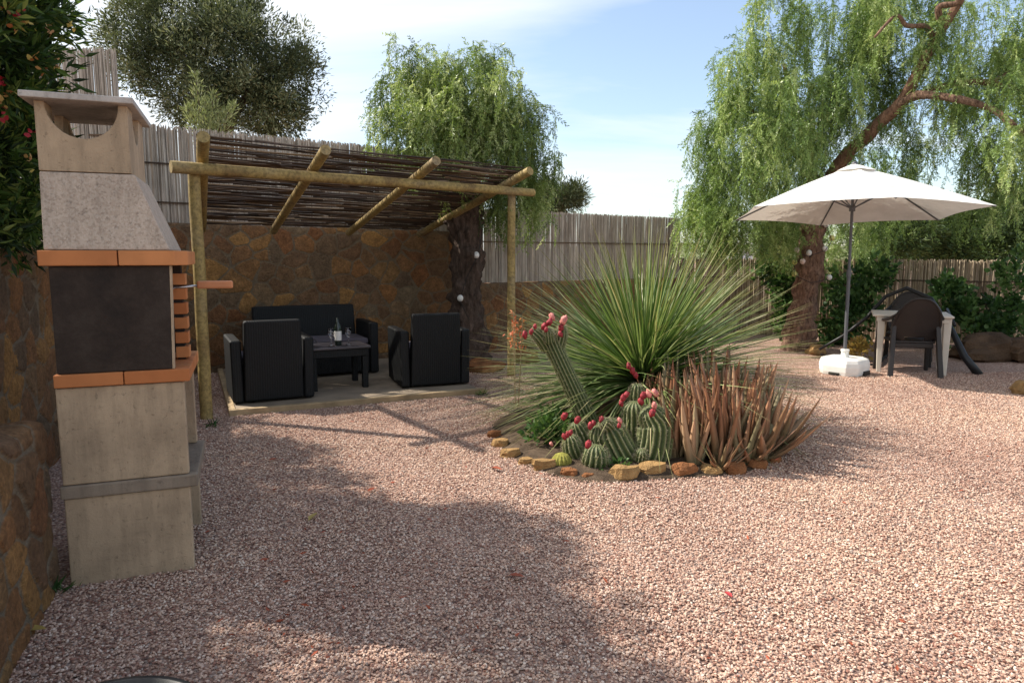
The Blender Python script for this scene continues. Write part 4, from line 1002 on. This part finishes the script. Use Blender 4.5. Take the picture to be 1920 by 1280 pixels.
clump_crown('foliage', EL, 1650, 46, .15, .088, M['oleander'], ole, LEAF, shell=.15)
def flowers(name, pts, mat, sz, k, spread):
    pos = np.concatenate([np.array(P(*q))[None]+rng.normal(size=(k, 3))*spread for q in pts]); d = rng.normal(size=pos.shape)+np.array([.3, -.6, .2])
    leaves_obj(name, pos, d, sz, mat, ole, broad(.7), .3)
flowers('orange_blossom', [(8, 12, 3.95), (45, 40, 3.95), (62, 115, 3.95), (35, 55, 3.9), (132, 48, 4.3), (100, 60, 4.1), (5, 195, 3.9), (108, 120, 4.2), (90, 128, 4.2), (60, 300, 3.95), (20, 180, 3.9)], M['orangefl'], .032, 6, .016)
flowers('red_blossom', [(62, 250, 3.9), (4, 158, 3.85), (5, 215, 3.85), (30, 28, 3.9)], M['redfl'], .03, 6, .014)

# ============================================================ CENTRAL BED
out_px = [(925, 812), (932, 832), (950, 850), (975, 868), (1010, 884), (1050, 896), (1100, 905), (1170, 905), (1225, 900), (1290, 897), (1345, 893), (1400, 885), (1450, 868), (1480, 840)]
ring = [G(u, v) for u, v in out_px] + [Vector((2.35, 5.7, 0)), Vector((2.25, 6.4, 0)), Vector((1.6, 6.9, 0)), Vector((.7, 6.9, 0)), Vector((.05, 6.5, 0)), Vector((-.18, 5.95, 0))]
cxb = sum((p.x for p in ring))/len(ring); cyb = sum((p.y for p in ring))/len(ring)
vs = [(cxb, cyb, .07)]; n_ = len(ring)
for f, z in ((.55, .06), (.9, .035), (1.0, .006)):
    vs += [(cxb+(p.x-cxb)*f, cyb+(p.y-cyb)*f, z+mnoise.noise(p*3)*.012) for p in ring]
fs = [(0, 1+i, 1+(i+1) % n_) for i in range(n_)]
for r_ in range(2): fs += [(1+r_*n_+i, 1+(r_+1)*n_+i, 1+(r_+1)*n_+(i+1) % n_, 1+r_*n_+(i+1) % n_) for i in range(n_)]
b = MB(); b.add(vs, fs); tag(b.build('planting_bed', M['soil'], smooth=True), kind='structure')
stones = [(927, 815, .07, 'r'), (938, 833, .08, 'o'), (957, 852, .085, 'o'), (986, 866, .06, 'o'), (1022, 876, .10, 'o'), (1068, 889, .07, 'r'), (1102, 893, .05, 'r'), (1172, 892, .115, 'o'), (1222, 886, .115, 'o'), (1280, 886, .105, 'r'), (1332, 884, .08, 'o'), (1378, 882, .09, 'r'), (1420, 872, .08, 'r'), (1452, 862, .06, 'r')]
ordn = ['leftmost', 'second', 'third', 'fourth', 'fifth', 'sixth', 'seventh', 'eighth', 'ninth', 'tenth', 'eleventh', 'twelfth', 'thirteenth', 'rightmost']
for i, (u, v, r_, c_) in enumerate(stones):
    p = G(u, v+4); b = MB()
    b.blob((0, 0, r_*.20), (r_*.95, r_*.6, r_*.62), .35, 1.2, 12, 8, block=.6)
    o = b.build('edging_stone', M['rock'] if c_ == 'o' else M['rock_r']); o.location = p; o.rotation_euler = (0, 0, random.uniform(-.4, .4))
    nm = ordn[i]+(' from the left' if 0 < i < 13 else '')
    tag(o, ('ochre' if c_ == 'o' else 'rust-brown')+' edging stone along the front of the cactus bed, '+nm, 'stone', 'edging stones of the cactus bed')

# --- spear-leaved dasylirion
dz = thing('spiky_rosette_plant', 'huge green ball of thin spear leaves at the centre of the bed', 'plant', (1.15, 6.0, .05))
b = MB(); b.blob((0, 0, .18), (.17, .17, .24), .15, 3, 14, 8); b.build('stem', M['dasydry'], dz)
def blades(name, n, c, elmin, elmax, L0, L1, w0, mat, parent, droop=.25, azs=None, segs=7, powz=1.0, brk=0):
    az = rng.random(n)*2*np.pi if azs is None else azs
    q = rng.random(n)**powz; el = np.arcsin(np.sin(elmin)+(np.sin(elmax)-np.sin(elmin))*q)
    L = (L0+(L1-L0)*rng.random(n))*(1.02-.09*np.clip(np.sin(el), 0, 1)); d0 = np.stack([np.cos(az)*np.cos(el), np.sin(az)*np.cos(el), np.sin(el)], 1)
    side = unit(np.cross(d0, np.array([0, 0, 1.0])+rng.normal(size=(n, 3))*.25)); nrm = np.cross(side, d0)
    t = np.linspace(0, 1, segs+1); V = []; al = []
    dr = droop*(.35+1.3*rng.random(n)+2.2*(rng.random(n) < .07))*(.12+.88*np.cos(el)**.7); sw = rng.normal(size=n)*.05*(1+3.5*(rng.random(n) < .12))
    for ti in t:
        cpos = d0*(L*ti)[:, None] + np.array([0, 0, -1.0])*(dr*L*ti**2.2)[:, None] + side*(sw*L*ti**2)[:, None] + d0*.05
        w_ = w0*(1-ti)**.6*(.75+.5*(1-ti)) + .0012
        V.append(np.stack([cpos-side*w_/2, cpos+nrm*w_*.22, cpos+side*w_/2], 1)); al.append(np.full((n, 3), ti))
    V = np.stack(V, 1) + np.array(c); al = np.stack(al, 1)       # n, segs+1, 3, 3
    base = (np.arange(n)*(segs+1)*3)[:, None]; F_ = []
    for i in range(segs):
        for j in range(2):
            a = i*3+j; F_.append(base+np.array([[a, a+1, a+4, a+3]]))
    Fc = np.stack(F_, 1).reshape(-1, 4); r = np.repeat(rng.random(n), segs*2)
    return build_np(name, V.reshape(-1, 3), Fc, mat, parent, False, False, r, rnd2=al.reshape(-1))
blades('leaves', 1250, (0, 0, .30), R(-14), R(88), 1.15, 1.68, .019, M['dasy'], dz, .13, powz=.75)
blades('dry_leaves', 120, (0, 0, .26), R(-22), R(5), .8, 1.25, .011, M['dasydry'], dz, .12)
blades('low_leaves', 260, (0, 0, .27), R(-14), R(14), 1.1, 1.55, .018, M['dasy'], dz, .16)

# --- cacti
def cactus_stem(parent, pts, rads, ribs=15, amp=.16, mat='cactus', name='stem'):
    pts = [Vector(p) for p in pts]; out_ = []; rr_ = []; m = len(pts); S = 8
    for i in range(m-1):
        for k in range(S): 
            t = k/S; a = pts[max(i-1, 0)]; b1 = pts[i]; c = pts[i+1]; d = pts[min(i+2, m-1)]
            out_.append(.5*((2*b1)+(c-a)*t+(2*a-5*b1+4*c-d)*t*t+(3*b1-a-3*c+d)*t**3)); rr_.append(rads[i]+(rads[i+1]-rads[i])*t)
    out_.append(pts[-1]); rr_.append(rads[-1]); last = out_[-1]; d = (out_[-1]-out_[-2]).normalized(); r_ = rads[-1]
    for k in range(1, 6):
        th = R(90)*k/5; out_.append(last+d*r_*.75*math.sin(th)); rr_.append(max(.002, r_*math.cos(th)))
    b = MB(); b.tube(out_, rr_, ribs*6, True, 0, 4, None, ribs, amp)
    o = b.build(name, M[mat], parent, world=True, smooth=True)
    # short pale spines along the crest of every rib
    P0 = []; D0 = []; N_ = ribs*6
    for i in range(2, len(out_)-1):
        for k in range(ribs):
            q = Vector(b.v[i*N_+k*6]); dd = (q-out_[i]).normalized()
            for _ in range(3): P0.append(q); D0.append(dd+Vector(np.random.normal(size=3)*.55))
    leaves_obj('spines', np.array(P0), np.array(D0), .016, M['spine'], o, lance(.12), .4)
    return o
def fruit(parent, u, v, y, r_, mat='fruit', name='fruit', el=1.25):
    b = MB(); c = P(u, v, y); r_ *= .58; b.blob((c.x, c.y, c.z), (r_, r_, r_*el*1.15), .5, 3.0, 12, 9, None, Matrix.Rotation(random.uniform(-.6, .6), 3, 'Y')); return b.build(name, M[mat], parent, world=True, smooth=True)
yk = 5.15
tc_ = thing('column_cactus', 'tall leaning ribbed cactus column crowned with red flower buds', 'cactus', tuple(G(1120, 800)))
cactus_stem(tc_, [P(1122, 835, yk), P(1098, 780, yk), P(1068, 715, yk), P(1040, 655, yk), P(1030, 632, yk)], [.085, .078, .070, .068, .076], 16, .16)
cactus_stem(tc_, [P(1026, 655, yk), P(1012, 632, yk-.05), P(1001, 622, yk-.05)], [.045, .05, .04], 11, .18, name='offshoot')
cactus_stem(tc_, [P(1046, 655, yk), P(1052, 630, yk), P(1053, 616, yk)], [.045, .05, .035], 11, .18, name='offshoot')
cactus_stem(tc_, [P(1030, 640, yk-.08), P(1028, 622, yk-.1)], [.04, .035], 11, .18, name='offshoot')
for q in [(984, 628, 5.05, .034), (996, 622, 5.0, .026), (1003, 612, 5.05, .024), (1020, 612, 5.05, .034), (1030, 604, 5.05, .036, 'fruit'), (1035, 594, 5.1, .036, 'fruit_p'), (1057, 600, 5.1, .042, 'fruit_p'), (1052, 614, 5.1, .034), (1051, 626, 5.08, .03), (1024, 618, 5.02, .024)]: fruit(tc_, *q[:4], *(q[4:] or ()), name='flower_bud')
y2 = 4.75
bc = thing('barrel_cactus_clump', 'clump of fat ribbed cactus barrels with red fruit at the front of the bed', 'cactus', tuple(G(1195, 878)))
cactus_stem(bc, [P(1190, 884, y2), P(1165, 850, y2), P(1146, 812, y2+.02), P(1141, 800, y2+.02)], [.10, .125, .115, .085], 17, .15)
cactus_stem(bc, [P(1196, 886, y2), P(1222, 850, y2-.02), P(1230, 800, y2), P(1222, 780, y2)], [.10, .135, .13, .10], 19, .15)
cactus_stem(bc, [P(1190, 830, y2+.12), P(1190, 800, y2+.12), P(1190, 770, y2+.12)], [.08, .10, .095], 16, .16)
cactus_stem(bc, [P(1192, 765, y2+.2), P(1193, 740, y2+.2), P(1194, 728, y2+.2)], [.055, .062, .05], 12, .18)
cactus_stem(bc, [P(1201, 862, y2-.12), P(1203, 850, y2-.13)], [.05, .045], 12, .18, name='offshoot')
for q in [(1179, 686, 4.9, .03), (1186, 695, 4.9, .03), (1192, 703, 4.9, .03), (1168, 746, 4.75, .032), (1174, 740, 4.75, .03), (1165, 756, 4.75, .028), (1202, 752, 4.72, .034), (1206, 742, 4.72, .036), (1216, 738, 4.72, .038, 'fruit_p'), (1228, 736, 4.72, .036, 'fruit_p'), (1227, 760, 4.65, .032, 'fruit_p'), (1223, 774, 4.62, .036), (1162, 788, 4.62, .026, 'fruit_p'), (1161, 797, 4.62, .024)]: fruit(bc, *q[:4], *(q[4:] or ()))
lc = thing('small_cactus_clump', 'low clump of small ribbed cacti with crimson fruit at the left front of the bed', 'cactus', tuple(G(1095, 885)))
for a in [([P(1110, 884, 4.62), P(1116, 862, 4.6), P(1117, 850, 4.6)], [.07, .098, .085], 15), ([P(1086, 866, 4.75), P(1074, 842, 4.75), P(1070, 826, 4.75)], [.06, .075, .06], 13), ([P(1096, 850, 4.9), P(1090, 822, 4.9), P(1082, 802, 4.9)], [.07, .08, .065], 14),
          ([P(1130, 850, 4.75), P(1120, 820, 4.75), P(1120, 808, 4.75)], [.05, .062, .05], 12), ([P(1144, 820, 4.8), P(1140, 800, 4.72), P(1133, 793, 4.7)], [.04, .045, .04], 11)]: cactus_stem(lc, a[0], a[1], a[2], .17)
for q in [(1058, 780, 4.8, .036), (1083, 787, 4.8, .036), (1058, 818, 4.66, .028), (1064, 814, 4.66, .028), (1070, 811, 4.66, .026), (1107, 798, 4.72, .034), (1112, 794, 4.72, .028), (1128, 787, 4.7, .032), (1134, 792, 4.7, .03), (1103, 833, 4.5, .036), (1034, 832, 4.85, .022, 'fruit_p')]: fruit(lc, *q[:4], *(q[4:] or ()))
p = G(1053, 878); b = MB(); b.tube([(0, 0, 0), (0, 0, .035), (0, 0, .07), (0, 0, .10), (0, 0, .115)], [.05, .072, .07, .045, .004], 84, True, 0, 4, None, 14, .14)
o = b.build('gold_ball_cactus', M['goldcactus'], smooth=True); o.location = p; tag(o, 'little yellow-green ball cactus at the left corner of the bed', 'cactus')

# --- aloes
def aloe_mesh(nl, L, spread, seed):
    r2 = np.random.default_rng(seed); V = []; F_ = []; rr_ = []; al = []; segs = 8
    for i in range(nl):
        az = i*2.39996+r2.random()*.5; el = R(90) - spread*((i+.5)/nl)**.8*(.8+.4*r2.random()); ll = L*(.65+.45*r2.random()); w0 = .037+.018*r2.random()
        d = Vector((math.cos(az)*math.cos(el), math.sin(az)*math.cos(el), math.sin(el))); side = Vector((-math.sin(az), math.cos(az), 0)); up = side.cross(d)*-1
        cv = .7*r2.random()+.2; sw = r2.normal()*.10; base = len(V); cr = r2.random()
        for k in range(segs+1):
            t = k/segs; c = d*(ll*t) + Vector((0, 0, 1))*(cv*ll*t*t*.5*math.cos(el)) + side*(sw*ll*t*t) + Vector((math.cos(az), math.sin(az), 0))*.025
            w_ = w0*(1-t)**.75*(1.15-.3*(1-t)) + .001
            V += [c-side*w_-up*w_*.05, c+up*(-w_*.65), c+side*w_-up*w_*.05, c+up*(w_*.08)]; al += [t]*4
        for k in range(segs):
            for j in range(4): a = base+k*4; F_.append((a+j, a+(j+1) % 4, a+4+(j+1) % 4, a+4+j)); rr_.append(cr)
    m = MB(); m.v = V; m.f = F_; m.r = rr_; m.al = al; return m
am = []
for i in range(4):
    o = aloe_mesh(16, .54, R(21), 10+i).build('aloe_source', M['aloe'], smooth=True); am.append(o.data); bpy.data.objects.remove(o)
o = aloe_mesh(24, .42, R(72), 33).build('aloe_source', M['aloe'], smooth=True); am2 = o.data; bpy.data.objects.remove(o)
spots = [(1265, 868, .95, 0), (1300, 878, 1.0, 0), (1345, 874, 1.0, 0), (1390, 872, .92, 0), (1250, 835, 1.15, 0), (1290, 846, 1.15, 0), (1335, 848, 1.2, 0), (1380, 850, 1.12, 0), (1320, 822, 1.2, 0), (1370, 826, 1.25, 0), (1405, 838, 1.1, 0), (1425, 862, 1.15, 1), (1445, 852, 1.1, 1), (1425, 840, 1.1, 0), (1400, 868, .85, 1), (1350, 882, .6, 1), (1275, 810, 1.2, 0), (1225, 818, 1.0, 0), (1318, 862, 1.05, 0), (1362, 862, 1.05, 0), (1272, 852, 1.05, 0), (1405, 855, 1.0, 0), (1348, 812, 1.25, 0)]
for i, (u, v, s_, kind) in enumerate(spots):
    me = am2 if kind else am[i % 4]
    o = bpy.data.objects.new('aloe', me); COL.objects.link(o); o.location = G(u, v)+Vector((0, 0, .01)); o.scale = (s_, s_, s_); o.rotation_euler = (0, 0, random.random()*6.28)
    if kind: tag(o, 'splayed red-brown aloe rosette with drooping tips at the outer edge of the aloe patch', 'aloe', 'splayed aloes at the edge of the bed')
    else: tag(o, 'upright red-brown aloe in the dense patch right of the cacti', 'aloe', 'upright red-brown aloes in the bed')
# low dark leaves under the cacti, dead leaf litter
fl = thing('flower_spike_plant', 'coral-orange flower spikes on thin stalks left of the cactus column', 'flower', tuple(G(963, 790)))
for (u0, u1, v0, v1, w_) in ((966, 963, 760, 585, 1.0), (972, 980, 760, 592, .45)):
    b = MB(); b.tube([P(u0, v0, 5.7), P((u0+u1)/2, (v0+v1)/2, 5.7), P(u1, v1, 5.7)], .005, 5); b.build('stalk', M['dasydry'], fl, world=True)
    pos = []; 
    for k in range(int(90*w_)):
        t = random.random(); c = np.array(P(u1, v1+60*t, 5.7)); pos.append(c+rng.normal(size=3)*(.006+.024*t*w_)*np.array([1, 1, .5]))
    pos = np.array(pos); leaves_obj('blossom', pos, rng.normal(size=pos.shape)*.5+np.array([0, 0, -.8]), .035, leafmat('coral_blossom', [(0, (.55, .12, .06)), (1, (.68, .30, .15))], .3), fl, lance(.35))
lp = thing('low_succulent', 'low dark green leafy succulent under the cactus barrels', 'plant', tuple(G(1125, 890)))
E_ = [EP(1120, 885, 4.6, 40, 14, .12), EP(1040, 810, 5.2, 50, 30, .25), EP(1150, 885, 4.6, 20, 12, .08)]
clump_crown('foliage', E_, 60, 26, .07, .05, M['ivy'], lp, broad(.5), shell=.1)

# ============================================================ PLANTS AND STONES BY THE FENCES
def bush(label, E, clumps, per, crad, leaf, mat, loc, name='climbing_shrub', tm=None, group=None):
    r = thing(name, label, 'shrub', loc, 0, group)
    limb(r, 'stem', [Vector(loc), Vector(loc)+Vector((.05, .05, .5)), Vector(loc)+Vector((-.05, .1, 1.0))], .02, .01, M['bark_dark'], n=6)
    clump_crown('foliage', E, clumps, per, crad, leaf, mat, r, tm or broad(.75), shell=.1); return r
bush('bright green climber on the fence behind the parasol pole', [EP(1570, 600, 11.4, 40, 50, .25), EP(1600, 540, 11.5, 45, 45, .2), EP(1650, 520, 11.5, 35, 25, .2), EP(1570, 640, 11.2, 40, 25, .25), EP(1640, 490, 11.6, 30, 20, .15, .04), EP(1620, 590, 11.4, 30, 40, .2)], 150, 22, .12, .075, M['ivy'], tuple(Vector((P(1590, 600, 11.4).x, 11.4, 0))))
bush('dark green climber covering the fence right of the table', [EP(1790, 560, 10.7, 40, 40, .2), EP(1850, 590, 10.4, 60, 40, .25), EP(1900, 540, 10.4, 40, 60, .2), EP(1830, 620, 10.3, 60, 20, .3), EP(1900, 620, 10.2, 50, 25, .3), EP(1780, 535, 10.8, 35, 14, .15, .05)], 120, 24, .12, .08, M['ivy'], tuple(Vector((P(1850, 600, 10.4).x, 10.4, 0))))
bush('dark climber on the fence just left of the right tree trunk', [EP(1470, 540, 11.9, 22, 45, .2), EP(1450, 500, 12.1, 35, 20, .2), EP(1475, 600, 11.8, 20, 40, .2)], 90, 24, .14, .075, M['ivy'], tuple(Vector((P(1465, 600, 11.9).x, 11.9, 0))))
ys = thing('yellow_leaved_plant', 'small plant with yellow dead leaves behind the white parasol base', 'plant', tuple(G(1612, 672)))
clump_crown('foliage', [EP(1612, 658, 9.6, 16, 12, .12), EP(1610, 645, 9.6, 10, 12, .1)], 20, 14, .07, .07, M['yellowleaf'], ys, broad(.45), shell=.1)
def rock(name, label, u, v, rad, mat, cat='boulder', nz=.5):
    b = MB(); b.blob((0, 0, rad[2]*.55), rad, nz, 1.4, 16, 10); o = b.build(name, mat, smooth=False); o.location = G(u, v); o.rotation_euler = (0, 0, random.random()); return tag(o, label, cat)
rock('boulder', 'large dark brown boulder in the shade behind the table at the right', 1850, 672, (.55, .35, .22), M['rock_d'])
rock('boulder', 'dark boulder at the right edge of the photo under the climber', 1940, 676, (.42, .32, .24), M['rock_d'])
rock('boulder', 'orange-brown rock on the gravel at the right edge of the photo', 1916, 738, (.11, .10, .09), M['rock'])
rock('boulder', 'pale flat rock in front of the right tree trunk', 1530, 664, (.17, .12, .10), M['rock'])
rock('boulder', 'ochre rock at the foot of the middle tree, left of the wall plants', 905, 696, (.24, .16, .10), M['rock_r'])
rock('boulder', 'rust rock among the spear leaf tips beside the right pergola post', 985, 680, (.2, .15, .12), M['rock_r'])
# string lights
def lights(name, label, bulbs, cable, y):
    r = thing(name, label, 'string lights', tuple(P(*bulbs[0][:2], y)))
    b = MB(); b.tube([P(u, v, yy) for u, v, yy in cable], .005, 5); b.build('cable', M['black'], r, world=True)
    for u, v, yy, m in bulbs:
        b = MB(); c = P(u, v, yy); b.blob((c.x, c.y, c.z), (.04, .04, .045), .02, 1, 12, 8); b.build('bulb', M[m], r, world=True, smooth=True)
lights('string_lights', 'string of round party bulbs wound round the right tree trunk',
       [(1549, 421, 10.7, 'bulb'), (1560, 446, 10.65, 'bulb_y'), (1547, 466, 10.65, 'bulb'), (1517, 474, 10.6, 'bulb'), (1494, 469, 10.65, 'bulb_p'), (1505, 490, 10.6, 'bulb_p'), (1490, 491, 10.7, 'bulb_y'), (1489, 513, 10.7, 'bulb_y'), (1555, 520, 10.75, 'bulb')],
       [(1545, 405, 10.65), (1552, 430, 10.6), (1560, 452, 10.62), (1547, 470, 10.6), (1517, 480, 10.58), (1494, 476, 10.6), (1490, 500, 10.62), (1489, 516, 10.66), (1520, 530, 10.55), (1553, 524, 10.7)], 10.6)
lights('string_lights', 'pale round bulbs on a cable down the middle tree trunk', [(893, 478, 9.06, 'bulb'), (863, 559, 9.04, 'bulb')], [(905, 430, 9.15), (896, 480, 9.07), (875, 520, 9.05), (862, 563, 9.05), (880, 600, 9.06)], 9.1)
# fallen leaves and petals
def fallen(u, v, label, mat, sz, cat='leaf'):
    tv, tf = broad(.45); b = MB(); V = [(x*sz, (z-.5)*sz, .012+abs(x)*sz*.5+y*sz*.4) for x, y, z in tv]; b.add(V, [tuple(q) for q in tf])
    o = b.build('fallen_leaf', mat); o.location = G(u, v)+Vector((0, 0, .008)); o.rotation_euler = (random.uniform(-.2, .2), random.uniform(-.2, .2), random.random()*6); tag(o, label, cat)
lfred = leafmat('dry_red_leaf', [(0, (.25, .06, .03)), (1, (.40, .10, .05))], .1)
fallen(588, 975, 'yellow fallen leaf on the shaded gravel right of the barbecue', M['yellowleaf'], .09)
fallen(68, 1188, 'yellow fallen leaf at the foot of the low stone ledge', M['yellowleaf'], .075)
fallen(512, 866, 'dark fallen leaf on the gravel between barbecue and patio', lfred, .06)
fallen(697, 923, 'dark fallen leaf on the gravel in front of the patio', lfred, .06)
fallen(930, 884, 'rust-red fallen leaf on sunlit gravel left of the cactus bed', lfred, .10)
fallen(1366, 1122, 'crimson petal on the sunlit gravel at the lower right', M['redfl'], .05, 'petal')
fallen(968, 1088, 'orange-red fallen leaf on the gravel in the lower middle', lfred, .08)
fallen(1062, 1022, 'small dark red leaf on the gravel below the cactus bed', lfred, .05)

def litter():
    n = 260; u = rng.random(n); P_ = []
    for i in range(n):
        if i < 110: p = G(random.uniform(940, 1480), random.uniform(800, 915)); p.z = .04 if p.y > 4.6 else .012
        elif i < 190: p = G(random.uniform(380, 900), random.uniform(770, 1240)); p.z = .012
        else: p = G(random.uniform(120, 1900), random.uniform(700, 1270)); p.z = .012
        P_.append(tuple(p))
    d = rng.normal(size=(n, 3)); d[:, 2] *= .15
    o = leaves_obj('leaf_litter', np.array(P_), d, .028, lfred, None, lance(.32), .6)
    tag(o, 'small dry leaf fragments and twigs scattered over gravel and bed', 'leaf litter', kind='stuff')
litter()

def weed(u, v, label):
    p = G(u, v); n = 26; pos = np.tile(np.array(p), (n, 1))+rng.normal(size=(n, 3))*np.array([.03, .03, 0]); pos[:, 2] = .004
    d = rng.normal(size=(n, 3))*.7; d[:, 2] = 1
    r = leaves_obj('weed', pos, d, .07, M['ivy'], None, lance(.14), .5); tag(r, label, 'weed')
weed(108, 1112, 'small grass weed in the corner of the stone ledge and the barbecue')
weed(905, 742, 'small grass weed at the right end of the patio edge')
weed(398, 800, 'small grass weed at the foot of the left pergola post')
